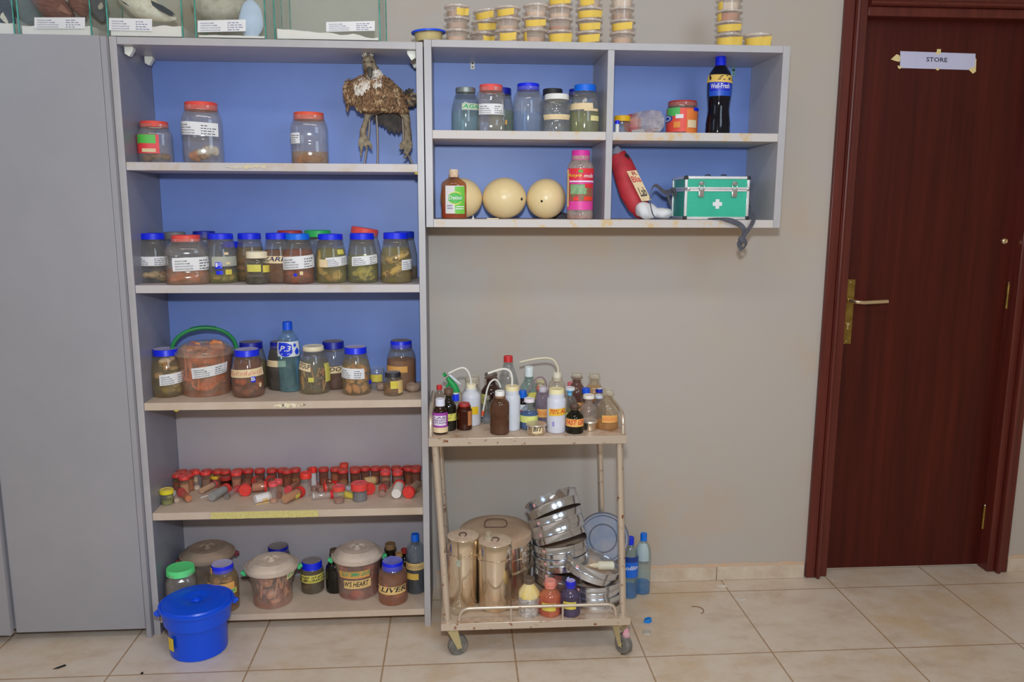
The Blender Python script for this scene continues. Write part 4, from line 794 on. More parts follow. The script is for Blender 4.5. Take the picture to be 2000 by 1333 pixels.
lay('red-capped pot lying with cap to the left and orange label', (654, 954), (634, 957), 18, m_vred, G_V, .6, None, (-.6, .6, .2, .6, m_orange))
lay('slim silvery tube with red cap pointing up left', (688, 960), (650, 936), 11, mat((206, 40, 36), .45), glass((.9, .92, .95), .2, (190, 196, 206)), .1, m_lab, caph=.3)
lay('dark red tube end lying behind the slim silvery tube', (652, 936), (636, 942), 13, m_vdk, G_VD, .5)
lay('yellow-labelled tube lying between the two front pots', (692, 972), (670, 968), 14, m_yel, m_yel, 0, capr=.95)
lay('pot lying behind the large pot with its red cap to the right', (708, 950), (723, 960), 22, m_vred, G_V, .6)
lay('tan-wrapped pot lying across the right of centre', (712, 944), (736, 940), 19, mat((130, 92, 70), .6), mat((176, 146, 100), .7), 0, capr=.98)
lay('small clear tube pointing to the room, under its red cap', (746, 972), (748, 955), 15, m_vred, G_VC, .3, c_in[0], lmax=.06)
lay('white pot base facing the room with a red cap behind', (773, 973), (781, 950), 22, m_vred, mat((206, 200, 194), .6), 0)
lay('grey-tan pot lying with red cap towards the room, far right', (815, 952), (797, 969), 22, m_vred, G_V, .8, mat((150, 136, 112), .7), (-1.6, 1.6, .25, .55, m_tan))
for lab, a, c_, m, r in (('white cotton stick lying by the grey-filled pot', (392, 970), (412, 964), m_lab, .0018), ('pale yellow stick in front of the white-wrapped pot', (500, 986), (527, 980), m_tan, .0016)):
    d = dv('s4', a[0]); p, q = on_z(a[0], a[1]+d, ZS+r), on_z(c_[0], c_[1]+d, ZS+r); p[1] = max(p[1], D+.004)
    mid = (p+q)/2; b = MB(); b.tube([tuple(p-mid), tuple(q-mid)], r, m, 8); o = b.build('stick'); o.location = (mid[0], mid[1], ZS+r+.0003); tag(o, lab, 'stick')
p = on_z(757, 958+dv('s4', 757), ZS); b = MB(); b.add([(-.008, 0, 0), (.004, -.004, 0), (.012, .003, 0), (-.002, .008, .018)], [(0, 1, 3), (1, 2, 3), (2, 0, 3), (0, 2, 1)], mat((196, 166, 140), .8)); o = b.build('paper_scrap'); o.location = (p[0], p[1], ZS+.0003); tag(o, 'folded beige paper scrap by the clear tube on the vial shelf', 'paper scrap')

# ================================================================ lower wall compartments
K = 'w3'
m_egg = mat((206, 184, 138), .32, c2=(212, 192, 150), scale=7, lo=.35, hi=.65); m_hole = mat((24, 16, 10), .9); m_eggs = mat((120, 80, 46), .8)
for lab, u0, u1, vt, vb, marks in (('cream ostrich egg partly behind the amber disinfectant bottle', 860, 942, 347, 425, ()), ('middle cream ostrich egg with a black hole at its right side', 942, 1028, 346, 425, ((1019, 388, .0042),)), ('cream ostrich egg with centre hole and small curved scratch', 1028, 1105, 348, 425, ((1058, 392, .0032),))):
    x, y, z, R, H, d, uc = fit(u0, u1, vt, vb, K, -.16, .1); R2 = H/2; z += .0006
    b = MB(); b.ell((0, 0, R2), (R, R2, R2), m_egg, None, 40, 24); o = b.build('ostrich_egg'); o.location = (x, y, z); tag(o, lab, 'egg', 'ostrich eggs')
    for u, v, r in marks:
        best = None                                   # where the line of sight meets the shell
        for t in np.linspace(.0, .2, 400):
            q = on_y(u, v+d, y-R2+t*R2*10/2)-np.array([x, y, z+R2])
            if (q[0]/R)**2+(q[1]/R2)**2+(q[2]/R2)**2 <= 1: best = q; break
        if best is None: continue
        nrm = Vector((best[0]/R**2, best[1]/R2**2, best[2]/R2**2)).normalized()
        b = MB(); b.lathe([(0, .0006), (r, .0004), (r*1.15, 0), (r*1.15, -.001)], m_hole, 14, Matrix.Translation(Vector(best)+Vector((0, 0, R2))) @ frame_to(nrm)); b.build('hole', o)
        if r < .004:
            b = MB(); b.tube([(-.034, -.0478, R2+.012), (-.031, -.0505, R2+.016), (-.026, -.053, R2+.0165)], .0014, m_eggs, 6); b.build('scratch', o)
c = vessel('disinfectant_bottle', 'flat amber liquid bottle with dirty white cap and green label', 'bottle', (862, 911, 330, 427), K, [(0, 0), (.92, 0), (.97, .02), (1, .06), (1, .68), (.92, .74), (.55, .81), (.4, .835), (.4, .9)], glass((.82, .56, .38), .16, (166, 118, 88)), dict(z=.845, r=.37, m=mat((206, 190, 172), .6, c2=(176, 140, 108), scale=50)), (396, (170, 72, 44), .6), y=-.235, flat=.6,
       tapes=[(871, 906, 361, 416, mat((190, 186, 186), .6)), (889, 907, 362, 416, mat((96, 170, 60), .5)), (876, 902, 373, 399, mat((206, 196, 80), .5), 'disc'), (876, 901, 375, 397, mat((70, 160, 66), .5), 'disc'), (876, 902, 380, 392, mat((70, 160, 66), .5), 'p', 'Dettol', m_lab), (874, 884, 400, 402, mat((120, 120, 150), .6)), (874, 884, 405, 407, mat((120, 120, 150), .6)), (890, 904, 402, 404, m_lab), (890, 904, 406, 408, m_lab)], rl=.3)
c = vessel('fertiliser_bottle', 'milky bottle with magenta cap and colourful fruit label', 'bottle', (1108, 1159, 292, 427), K, [(0, 0), (.9, 0), (.98, .015), (1, .04), (1, .11), (.97, .12), (.97, .69), (1, .70), (1, .76), (.92, .81), (.75, .845), (.7, .86), (.7, .92)], glass((.9, .84, .82), .42, (176, 160, 152)), dict(z=.86, r=.70, m=mat((184, 40, 136), .42)), (420, (176, 110, 90), .5), y=-.23, rl=.6,
       tapes=[(1108, 1160, 327, 408, mat((196, 60, 140), .45)), (1112, 1160, 327, 350, mat((196, 44, 50), .45)), (1110, 1138, 337, 349, mat((190, 40, 60), .45), 'hand', 'Roya', mat((240, 216, 60), .5)), (1138, 1157, 337, 349, mat((190, 40, 60), .45), 'hand', 'mda', m_lab), (1114, 1158, 358, 391, mat((86, 110, 70), .5, c2=(150, 50, 60), scale=90)), (1116, 1146, 359, 378, mat((130, 160, 120), .5, c2=(90, 130, 90), scale=80)),
              (1142, 1157, 358, 366, mat((190, 40, 50), .4)), (1140, 1156, 383, 391, mat((210, 60, 40), .4)), (1121, 1131, 384, 391, mat((200, 56, 50), .4)), (1130, 1138, 331, 336, mat((80, 160, 60), .5)), (1114, 1157, 352, 355, mat((226, 210, 220), .5)), (1110, 1113, 331, 404, m_tan)])
m_cloth = mat((84, 82, 88), .9, c2=(66, 64, 70), scale=30)
p = on_y(1094, 420, -.09); b = MB(); b.ell((0, 0, .008), (.034, .03, .011), m_cloth, None, 20, 10, .008, 40, 3); o = b.build('dark_rag'); o.location = (p[0], -.07, Z[K]); tag(o, 'crumpled dark grey rag behind the third egg and milky bottle', 'rag')
p = on_y(924, 420, -.25); b = MB(); b.lathe([(0, 0), (.004, 0), (.0035, .004), (.0015, .005), (.001, .011), (0, .011)], m_lab, 10); o = b.build('plastic_tip'); o.location = (p[0], -.255, Z[K]+.0003); tag(o, 'tiny white plastic tip in front of the first two eggs', 'plastic tip')
p = on_y(962, 422, -.25); b = MB(); b.box(-.018, .018, -.006, .006, 0, .003, m_ctape); o = b.build('wood_slip'); o.location = (p[0], -.257, Z[K]+.0003); tag(o, 'flat pale slip lying before the middle egg', 'slip')
# red pouch leaning on the divider
Q = lambda u, v, y: on_y(u, v+dv('w3', u), y)
base = Q(1262, 427, -.17); t = thing('red_pouch', 'slumped red bag with silver neck and cream label leaning on the divider', 'bag', (base[0], -.17, Z['w3']))
bp = np.array([base[0], -.17, Z['w3']])
ax = [Q(u, v, y)-bp for u, v, y in ((1206, 300, -.125), (1214, 318, -.13), (1224, 345, -.14), (1234, 375, -.15), (1246, 400, -.16), (1257, 415, -.165))]
b = MB(); rr = [.026, .034, .039, .040, .035, .026]
b.tube([tuple(p) for p in ax], rr, mat((176, 44, 54), .6, c2=(156, 38, 48), scale=30), 20, flat=.7, up=(0, 1, 0)); b.ell((ax[-1][0]-.002, ax[-1][1], .02), (.032, .026, .019), mat((176, 44, 54), .6, c2=(156, 38, 48), scale=30), None, 20, 10, .002); b.build('bag_body', t)
b = MB(); n0 = ax[0]; n1 = Q(1205, 286, -.118)-bp; b.tube([tuple(n0+(n0-n1)*.2), tuple(n0), tuple(n1*.5+n0*.5), tuple(n1)], [.024, .021, .016, .006], mat((170, 180, 200), .35, .4), 16, flat=.8, up=(0, 1, 0)); b.build('neck', t)
def pouch_fn(u0, u1, v0, v1, o):
    def f(a, q): 
        u = u0+(u1-u0)*a+(1-q)*.45*(v1-v0)*1.05; v = v1+(v0-v1)*q-(u-u0)*.10; return tuple(Q(u, v, -.188+.03*(1-(v1-v)/(v1-v0))*0-o-.02*(v-330)/80)-bp)
    return f
b = MB(); f = pouch_fn(1224, 1243, 334, 396, .0); b.patch(f, m_ctape, 4, 8); L = b.build('paper_label', t)
b = MB(); b.text('Bla', pouch_fn(1224, 1243, 334, 396, .0012), mat((170, 40, 40), .6), 0, (.1, .98, .62, .82)); b.text('R', pouch_fn(1224, 1243, 334, 396, .0012), mat((150, 40, 40), .6), 0, (.4, .9, .85, .97)); b.text('Lab', pouch_fn(1224, 1243, 334, 396, .0012), m_pen, .2, (.2, .9, .15, .45)); b.build('lettering', L)
b = MB(); 
for k in range(4): b.tube([tuple(ax[0]+np.array([.02, -.02, -.004*k])), tuple(ax[0]+np.array([.032+.003*(k % 2), -.022, -.006-.005*k]))], .0022, m_black, 6)
b.build('frayed_edge', t)
base = Q(1272, 427, -.19); b = MB()
b.ell((-.018, .0, .026), (.040, .028, .026), m_lab, Matrix.Rotation(.25, 4, 'Y'), 26, 14, .007, 46, 4); b.ell((.030, -.005, .018), (.034, .024, .0185), m_lab, None, 24, 12, .005, 50, 7)
o = b.build('crumpled_paper_bag'); o.location = (base[0], -.2, Z['w3']+.0005); tag(o, 'white crumpled paper bag between the red bag and the first aid box', 'paper bag')
# first aid box
p0 = Q(1337, 427, -.255); p1 = Q(1462, 427, -.255); zt = Q(1400, 345, -.255)[2]; bw = p1[0]-p0[0]; bh = zt-Z['w3']-.002; bd = .165
m_teal = mat((34, 146, 120), .4, c2=(40, 156, 128), scale=9); m_alu = mat((200, 198, 196), .3, .55, c2=(186, 184, 186), scale=30); m_chrome = mat((176, 172, 172), .16, .95); m_corner = mat((40, 40, 44), .4)
t = thing('first_aid_box', 'green first aid case with silver edges and a white cross', 'first aid box', ((p0[0]+p1[0])/2, -.255+bd/2, Z['w3']+.001), -.02)
hw, hd = bw/2, bd/2; zs = bh*.70; e = .0085
b = MB(); b.box(-hw+e*.4, hw-e*.4, -hd+e*.4, hd-e*.4, e*.3, zs, m_teal); b.build('case_body', t)
b = MB(); b.box(-hw+e*.4, hw-e*.4, -hd+e*.4, hd-e*.4, zs+.0005, bh-.001, m_teal); lidb = b.build('lid', t)
def edging(name, zl, zh, par, bars):
    b = MB()
    for x in (-hw, hw-e):
        for y in (-hd, hd-e): b.box(x, x+e, y, y+e, zl, zh, m_alu)
    for z0, z1 in bars:
        b.box(-hw, hw, -hd, -hd+e, z0, z1, m_alu); b.box(-hw, hw, hd-e, hd, z0, z1, m_alu); b.box(-hw, -hw+e, -hd, hd, z0, z1, m_alu); b.box(hw-e, hw, -hd, hd, z0, z1, m_alu)
    return b.build(name, par, bevel=.0012)
edging('metal_edging', 0, zs, t, [(0, e), (zs-e*.8, zs)]); edging('metal_edging', zs+.0005, bh, lidb, [(zs+.0005, zs+e*.8), (bh-e, bh)])
for x in (-hw, hw):
    for z in (0, bh):
        for y in (-hd,):
            b = MB(); b.ell((x-math.copysign(.004, x), y+.004, z+(.005 if z == 0 else -.005)), (.0075, .0075, .007), m_corner, None, 14, 10); b.build('corner_cap', t)
for fx in (-.50, .52):
    x = hw*fx; b = MB()
    b.box(x-.0085, x+.0085, -hd-.004, -hd-.0005, zs-.024, zs-.002, m_chrome); b.box(x-.0065, x+.0065, -hd-.007, -hd-.004, zs-.02, zs-.004, m_chrome)
    for sx in (-1, 1): b.tube([(x+sx*.0075, -hd-.004, zs-.006), (x+sx*.0075, -hd-.0045, zs+.02)], .0013, m_chrome, 6)
    b.tube([(x-.0075, -hd-.004, zs+.02), (x+.0075, -hd-.004, zs+.02)], .0015, m_chrome, 6); b.box(x-.005, x+.005, -hd-.004, -hd-.0005, zs+.012, zs+.024, m_chrome); b.build('latch', t, bevel=.0008)
for x in (-hw+.012, hw-.006):
    b = MB(); b.lathe([(0, 0), (.005, 0), (.004, .003), (0, .004)], m_chrome, 12, Matrix.Translation((x, -hd-.0003, zs)) @ Matrix.Rotation(math.pi/2, 4, 'X')); b.build('rivet', t)
b = MB(); cx, cz, a, w = hw*.03, bh*.36, .0145, .0058
b.box(cx-a, cx+a, -hd-.0006+e*.4, -hd+e*.4, cz-w, cz+w, m_lab); b.box(cx-w, cx+w, -hd-.0007+e*.4, -hd+e*.4, cz-a, cz+a, m_lab); b.build('white_cross', t)
for x in (-hw*.15, hw*.35): b = MB(); b.tube([(x-.01, -hd*.3, bh), (x-.006, -hd*.3, bh+.006), (x+.006, -hd*.3, bh+.006), (x+.01, -hd*.3, bh)], .002, m_corner, 8); b.build('handle_lug', t)
m_strap = mat((80, 80, 90), .85, c2=(66, 66, 76), scale=60)
def ribbon(pts, w, par, name='strap'):
    """woven strap through (point, width direction)"""
    ps = [Vector(p) for p, d in pts]; ds = [Vector(d).normalized() for p, d in pts]; P = []; Dn = []
    for i in range(len(ps)-1):
        for k in range(6):
            s = k/6; p0_, p1_, p2_, p3_ = ps[max(i-1, 0)], ps[i], ps[i+1], ps[min(i+2, len(ps)-1)]
            P.append(.5*((2*p1_)+(p2_-p0_)*s+(2*p0_-5*p1_+4*p2_-p3_)*s*s+(3*p1_-p0_-3*p2_+p3_)*s**3)); Dn.append(ds[i].lerp(ds[i+1], s).normalized())
    P.append(ps[-1]); Dn.append(ds[-1]); vs = []; fs = []
    for i, (p, d) in enumerate(zip(P, Dn)):
        tg = (P[min(i+1, len(P)-1)]-P[max(i-1, 0)]).normalized(); nn = tg.cross(d); nn = nn.normalized()*.0009 if nn.length > 1e-6 else Vector((0, .0009, 0))
        for sx, sn in ((-1, -1), (1, -1), (1, 1), (-1, 1)): vs.append(p+d*sx*w/2+nn*sn)
    for i in range(len(P)-1):
        for k in range(4): fs.append((4*i+k, 4*i+(k+1) % 4, 4*i+4+(k+1) % 4, 4*i+4+k))
    fs += [(0, 3, 2, 1), tuple(4*(len(P)-1)+k for k in range(4))]
    b = MB(); b.add(vs, fs, m_strap); return b.build(name, par)
Lc = lambda u, v, y: tuple(np.array((lambda q: (q[0]-t.location[0], q[1]-t.location[1], q[2]-t.location[2]))(Q(u, v, y))))
ribbon([(Lc(1318, 372, -.2), (0, .3, 1)), (Lc(1300, 376, -.23), (0, .5, 1)), (Lc(1281, 362, -.24), (.3, .8, .6)), (Lc(1271, 382, -.245), (.2, 1, .1)), (Lc(1274, 410, -.245), (.1, 1, 0)), (Lc(1281, 424, -.245), (0, 1, .1)), (Lc(1300, 426.5, -.24), (0, 1, 0)), (Lc(1330, 427, -.25), (0, 1, 0))], .016, t)
ribbon([(Lc(1312, 400, -.225), (.2, .2, 1)), (Lc(1306, 380, -.235), (.5, .4, .6)), (Lc(1316, 367, -.225), (.7, .5, 0)), (Lc(1322, 385, -.22), (.4, .6, .4))], .014, t)
ribbon([(Lc(1385, 428.5, -.262), (0, 1, 0)), (Lc(1408, 429, -.275), (0, .9, .3)), (Lc(1432, 434, -.284), (.3, .2, 1)), (Lc(1450, 444, -.286), (.8, .2, .6)), (Lc(1455, 458, -.286), (1, .2, .1)), (Lc(1449, 472, -.286), (1, .3, 0))], .016, t)
ribbon([(Lc(1463, 402, -.225), (0, 1, .2)), (Lc(1470, 416, -.262), (.3, .9, .1)), (Lc(1473, 430, -.284), (.9, .4, 0)), (Lc(1466, 446, -.286), (1, .3, 0)), (Lc(1456, 460, -.288), (1, .4, 0)), (Lc(1448, 474, -.288), (.9, -.3, 0))], .016, t)
b = MB(); q = Lc(1450, 471, -.287); b.ell(q, (.012, .008, .012), m_strap, None, 16, 10, .005, 120, 2); b.build('strap_knot', t)
ribbon([(Lc(1450, 468, -.287), (1, .3, .4)), (Lc(1445, 480, -.288), (.9, .3, -.3)), (Lc(1451, 490, -.288), (.8, .4, .5))], .018, t)
ribbon([(Lc(1455, 470, -.289), (1, .5, .2)), (Lc(1458, 479, -.29), (.7, .6, .5)), (Lc(1452, 489, -.289), (.8, -.2, .6))], .014, t)

# ================================================================ the stuffed vulture
VY = -.155
V = lambda u, v, y=VY: np.array(on_y(u, v+dv('s1', u), y))
vb0 = V(735, 318); vb0 = np.array([vb0[0], VY, Z['s1']])
vul = thing('stuffed_vulture', 'mounted brown vulture with white neck ruff standing on wires', 'stuffed bird', tuple(vb0))
m_plum = mat((100, 78, 58), .85, c2=(64, 48, 36), scale=55, lo=.38, hi=.62, bump=.6); m_bare = mat((136, 124, 104), .7, c2=(98, 84, 68), scale=70, bump=.4); m_wdk = mat((46, 42, 42), .8, c2=(74, 66, 60), scale=50)
m_down = mat((200, 196, 190), .9, c2=(176, 166, 156), scale=80); m_fbr = mat((140, 108, 78), .8, c2=(98, 72, 52), scale=90); m_fpale = mat((176, 150, 118), .8, c2=(142, 114, 86), scale=90); m_beak = mat((70, 66, 62), .5); m_rod = mat((126, 116, 108), .5, .4); m_eye = mat((20, 18, 16), .2)
L_ = lambda u, v, y=VY: tuple(V(u, v, y)-vb0)
bd_ = MB()
bd_.ell(L_(732, 184), (.078, .062, .052), m_plum, Matrix.Rotation(.08, 4, 'Y'), 24, 16)
bd_.ell(L_(728, 172, VY-.02), (.066, .05, .042), m_plum, None, 24, 16); bd_.ell(L_(728, 203), (.05, .045, .03), m_plum, None, 20, 12)
bd_.tube([L_(733, 172), L_(731, 155, VY-.015), L_(727, 140, VY-.025), L_(722, 126, VY-.035), L_(719, 114, VY-.04), L_(718.5, 107, VY-.036)], [.05, .036, .025, .020, .0185, .012], m_plum, 16)
bd_.tube([L_(719.5, 122, VY-.045), L_(722, 131, VY-.062), L_(723, 140, VY-.066), L_(723, 146, VY-.06)], [.014, .0105, .0085, .004], m_plum, 12)
for pts, rr in (([(723, 200), (719, 218), (717, 228), (712, 243), (709, 256), (709, 268)], [.030, .015, .009, .0085, .011, .0105]), ([(772, 196), (785, 212), (794, 226), (795.5, 243), (797, 258), (797, 272)], [.03, .017, .012, .010, .012, .012])):
    bd_.tube([L_(u, v) for u, v in pts], rr, m_plum, 12)
for pts in ([(708, 262), (703, 275), (700, 284)], [(709, 264), (706, 285), (704, 306)], [(711, 264), (713, 278), (715, 288)], [(711, 262), (720, 276), (727, 283)], [(712, 266), (722, 281), (727, 290)],
            [(796, 268), (785, 278), (778, 283)], [(796, 270), (787, 285), (780, 290)], [(797, 272), (795, 288), (787, 298)], [(798, 270), (801, 286), (793, 303), (787, 306)], [(799, 268), (803, 280), (801, 292)]):
    n = len(pts); bd_.tube([L_(u, v, VY-.006*i) for i, (u, v) in enumerate(pts)], [.0065, .0058, .0045, .003][:n-1]+[.0022], m_plum, 8)
bd_.ell(L_(798, 190, VY+.03), (.026, .02, .018), m_plum, None, 14, 10); bd_.ell(L_(686, 178, VY+.01), (.022, .03, .036), m_plum, None, 16, 10)
tmp = bd_.build('body'); rm = tmp.modifiers.new('r', 'REMESH'); rm.mode = 'VOXEL'; rm.voxel_size = .0026; sm = tmp.modifiers.new('s', 'SMOOTH'); sm.iterations = 3
dg = bpy.context.evaluated_depsgraph_get(); me = bpy.data.meshes.new_from_object(tmp.evaluated_get(dg)); old = tmp.data; tmp.modifiers.clear(); tmp.data = me; bpy.data.meshes.remove(old)
for v in me.vertices: v.co += v.normal*.0016*noise.noise(v.co*130)
me.materials.clear(); me.materials.append(m_plum); me.materials.append(m_bare)
zb_ = L_(720, 222)[2]; zh_ = L_(720, 138)[2]
for pl in me.polygons: pl.use_smooth = True; pl.material_index = 1 if (pl.center.z < zb_ or pl.center.z > zh_) else 0
tmp.parent = vul; vbody = tmp
def feather(b, p, d, nrm, l, w, m):
    d = Vector(d).normalized(); s = d.cross(Vector(nrm)).normalized()*w/2; nn = Vector(nrm).normalized(); p = Vector(p)
    b.add([p-s*.4, p+s*.4, p+d*l*.45-s+nn*.002, p+d*l*.45+s+nn*.002, p+d*l*.45+nn*.0042, p+d*l*.85-s*.7+nn*.002, p+d*l*.85+s*.7+nn*.002, p+d*l], [(0, 4, 2), (0, 1, 4), (1, 3, 4), (2, 4, 5), (4, 3, 6), (4, 6, 7), (4, 7, 5)], m)
rnd = random.Random(9); fb = MB(); cand = [pl for pl in me.polygons if zb_+.012 < pl.center.z < zh_-.01]
for pl in rnd.sample(cand, min(2600, len(cand))):
    n = pl.normal; p = pl.center; g = Vector((p.x*1.2, 0, -1)); g = g-n*g.dot(n)
    if g.length < .05: continue
    q = noise.noise(p*55); m = m_fbr if q < .22 else m_fpale
    feather(fb, p-n*.001, g+n*.16+Vector((rnd.uniform(-.25, .25), 0, 0)), n, rnd.uniform(.008, .014), rnd.uniform(.0032, .0055), m)
o = fb.build('plumage', vul); o['kind'] = 'stuff'
fb = MB(); hz = L_(719, 112)[2]
for pl in me.polygons:
    p, n = pl.center, pl.normal
    if p.z > hz-.004 and rnd.random() < .12: feather(fb, p, n+Vector((0, 0, .8))+Vector((rnd.uniform(-.5, .5), rnd.uniform(-.5, .5), 0)), Vector((0, -1, .1)), rnd.uniform(.005, .011), .003, m_down)
    for (u, v, ru, rv) in ((708, 166, .019, .027), (740, 153, .017, .026), (724, 160, .006, .02)):
        c0 = L_(u, v)
        if n.y < -.1 and ((p.x-c0[0])/ru)**2+((p.z-c0[2])/rv)**2 < 1 and rnd.random() < .45: feather(fb, p, Vector((rnd.uniform(-.3, .3), -.35, -1)), n, rnd.uniform(.010, .016), .005, m_down)
o = fb.build('white_down', vul); o['kind'] = 'stuff'
fb = MB()
for i in range(26):
    t = i/25; u = 735+48*t; p = L_(u+rnd.uniform(-2, 2), 208+rnd.uniform(-3, 5), VY+.035); e = L_(u+rnd.uniform(-4, 4)+(t-.5)*4, 236+22*min(1, max(.1, t*1.4))+rnd.uniform(-4, 4), VY+.045)
    dd = Vector(e)-Vector(p); feather(fb, p, dd, (0, -1, 0), dd.length, rnd.uniform(.010, .016), m_wdk)
fb.build('tail', vul)
fb = MB()
for i in range(22):
    t = i/21; p = L_(758+t*26, 150+t*22, VY+.012); e = L_(772+t*16+rnd.uniform(-3, 3), 168+t*20+rnd.uniform(-3, 3), VY+.03); dd = Vector(e)-Vector(p); feather(fb, p, dd, (.5, -.7, .4), dd.length*1.3, .014, m_wdk if i % 3 else m_fpale)
for i in range(18):
    p = L_(792+rnd.uniform(-4, 6), 188+rnd.uniform(-8, 6), VY+.02); dd = Vector((rnd.uniform(-.2, 1), -.2, rnd.uniform(-1, .5))); feather(fb, p, dd, (0, -1, 0), rnd.uniform(.022, .036), .011, m_wdk if i % 3 else m_bare)
fb.build('wing', vul)
fb = MB()
for i in range(16):
    t = i/15; p = L_(682+rnd.uniform(-2, 3), 160+t*34, VY+.005); dd = Vector((rnd.uniform(-.35, .05), -.1, -1)); feather(fb, p, dd, (-.6, -.7, 0), rnd.uniform(.03, .042), .013, m_wdk if i % 2 else m_fbr)
fb.build('wing', vul)
b = MB(); b.tube([L_(722, 132, VY-.064), L_(723, 139, VY-.078), L_(723.5, 146, VY-.08), L_(723.5, 150, VY-.074)], [.0085, .0075, .006, .0018], m_beak, 12); b.build('beak', vul)
for u in (713, 726): b = MB(); b.ell(L_(u, 119, VY-.054), (.0035, .0035, .0035), m_eye, None, 12, 8); b.build('eye', vul)
for pts in ([(722, 222), (721, 250), (719, 272), (711, 316.5)], [(734, 204), (737, 250), (738, 290), (737, 316.5)], [(786, 216), (787.5, 250), (788, 270), (797, 298), (807, 316)]):
    q = [L_(u, v, VY+.008) for u, v in pts]; q[-1] = (q[-1][0], q[-1][1], .0004); b = MB(); b.tube(q, .0032, m_rod, 10); b.build('support_rod', vul)

# ================================================================ glass tanks on the cupboard tops
G_TANK = glass((.985, .996, .991), .02, (186, 196, 188), .3, base=.012); m_gedge = mat((40, 104, 92), .2, c2=(70, 150, 140), scale=30); m_cot = mat((216, 210, 208), .95, c2=(204, 198, 192), scale=14, bump=.2)
m_bbr = mat((116, 70, 56), .8, c2=(84, 46, 40), scale=60, stretch=(1, 1, 3)); m_bgr = mat((96, 94, 98), .85, c2=(70, 70, 78), scale=50); m_bwh = mat((194, 188, 174), .85, c2=(176, 164, 146), scale=50); m_bdk = mat((52, 54, 62), .8, c2=(34, 36, 44), scale=50); m_bteal = mat((104, 112, 106), .85, c2=(86, 92, 92), scale=40)
TY0, TY1, TH_ = -.262, -.03, .30
def tank(label, u0, u1, lab=None, cot=.03, y1=TY1, slope=.0):
    x0, x1 = on_y(u0, 62, TY0)[0], on_y(u1, 62, TY0)[0]; cx = (x0+x1)/2; cy = (TY0+y1)/2; h = x1-x0; w2, d2, e = h/2, (y1-TY0)/2, .004
    t = thing('glass_tank', label, 'glass tank', (cx, cy, TT+.0006)); Pn = []
    for nm, bx in (('front_pane', (-w2, w2, -d2, -d2+e, 0, TH_)), ('back_pane', (-w2, w2, d2-e, d2, 0, TH_)), ('side_pane', (-w2, -w2+e, -d2+e+.0003, d2-e-.0003, 0, TH_)), ('side_pane', (w2-e, w2, -d2+e+.0003, d2-e-.0003, 0, TH_)), ('floor_pane', (-w2+e+.0003, w2-e-.0003, -d2+e+.0003, d2-e-.0003, 0, e))):
        b = MB(); b.box(*bx, G_TANK); Pn.append(b.build(nm, t))
    for sx in (-1, 1):
        for sy in (-1, 1):
            b = MB(); b.box(sx*w2-.0016, sx*w2+.0016, sy*d2-.0016, sy*d2+.0016, .001, TH_, m_gedge); b.build('green_glass_edge', t)
    b = MB(); n = 16; k = 10; vs = []
    for j in range(k+1):
        for i in range(n+1):
            x = -w2+e+.001+(h-2*e-.002)*i/n; y = -d2+e+.001+(2*d2-2*e-.002)*j/k; vs.append((x, y, e+cot*(.8+.35*noise.noise(Vector((x*22+cx*9, y*20, 0))))+slope*x+.03*cot*j))
    fs = [(j*(n+1)+i, j*(n+1)+i+1, (j+1)*(n+1)+i+1, (j+1)*(n+1)+i) for j in range(k) for i in range(n)]
    o0 = len(vs); fr = [i for i in range(n+1)]; vs += [(vs[i][0], vs[i][1], e+.0004) for i in fr]; fs += [(o0+i, o0+i+1, i+1, i) for i in range(n)]
    rr = [j*(n+1)+n for j in range(k+1)]; o1 = len(vs); vs += [(vs[i][0], vs[i][1], e+.0004) for i in rr]; fs += [(o1+j, o1+j+1, rr[j+1], rr[j]) for j in range(k)]
    b.add(vs, fs, m_cot); b.build('cotton_bedding', t)
    if lab:
        a0, a1, v0, v1, sl = lab
        def fn(a, q, o=.0006): p = on_y(a0+(a1-a0)*a, v1+(v0-v1)*q-sl*(a-.5), TY0-o); return (p[0]-cx, p[1]-cy, p[2]-TT-.0006)
        b = MB(); b.patch(fn, m_lab, 4, 3); b.patch(lambda a, q: fn(a, q, .0003), m_lab, 4, 3); Lb = b.build('paper_label', t); b = MB(); typed(b, lambda a, q: fn(a, q, .0010), int(a0), mat((90, 90, 120), .7)); b.build('print', Lb)
    return t
tank('glass tank cut off by the photo edge above the cupboard', -112, 28.5, cot=.035)
tank('glass tank with brown birds on cotton above the cupboard', 38, 179, (67, 166, 34, 56, 0), .032)
tank('glass tank holding a grey and white bird above the shelf corner', 211.5, 357, (213, 297, 36, 60, -2), .034)
tank('glass tank with a pale furry specimen and blue-white sheet', 383, 519, (386, 480, 39, 62, 2), .008)
tank('nearly empty glass tank, rightmost, with a strip of cotton', 537, 742, (637, 732, 42, 61, 2), .022, slope=-.06)
def bird(name, label, cat, pts, rr, m, wing=None, m2=None, tail=None, y=-.16):
    P = [np.array(on_y(u, v, yy)) for u, v, yy in pts]; c0 = P[len(P)//2]
    t = thing(name, label, cat, tuple(c0)); b = MB(); b.tube([tuple(p-c0) for p in P], rr, m, 16, flat=.85)
    for i in range(len(b.v)):
        q = Vector(b.v[i]); b.v[i] = tuple(q+Vector((0, -1, .3))*.004*noise.noise(q*60))
    b.build('body', t)
    if wing:
        fb = MB()
        for (u0, v0, u1, v1, n, w) in wing:
            for k in range(n):
                p = np.array(on_y(u0+random.uniform(-3, 3), v0+k*w*.6-3, y-.028))-c0; e = np.array(on_y(u1+random.uniform(-4, 4), v1+k*w*.5-2, y-.028-.002*k))-c0; dd = Vector(e)-Vector(p)
                feather(fb, tuple(p), dd, (0, -1, .1), dd.length, .012, m2 or m)
        fb.build('wing', t)
    return t
yy = -.16
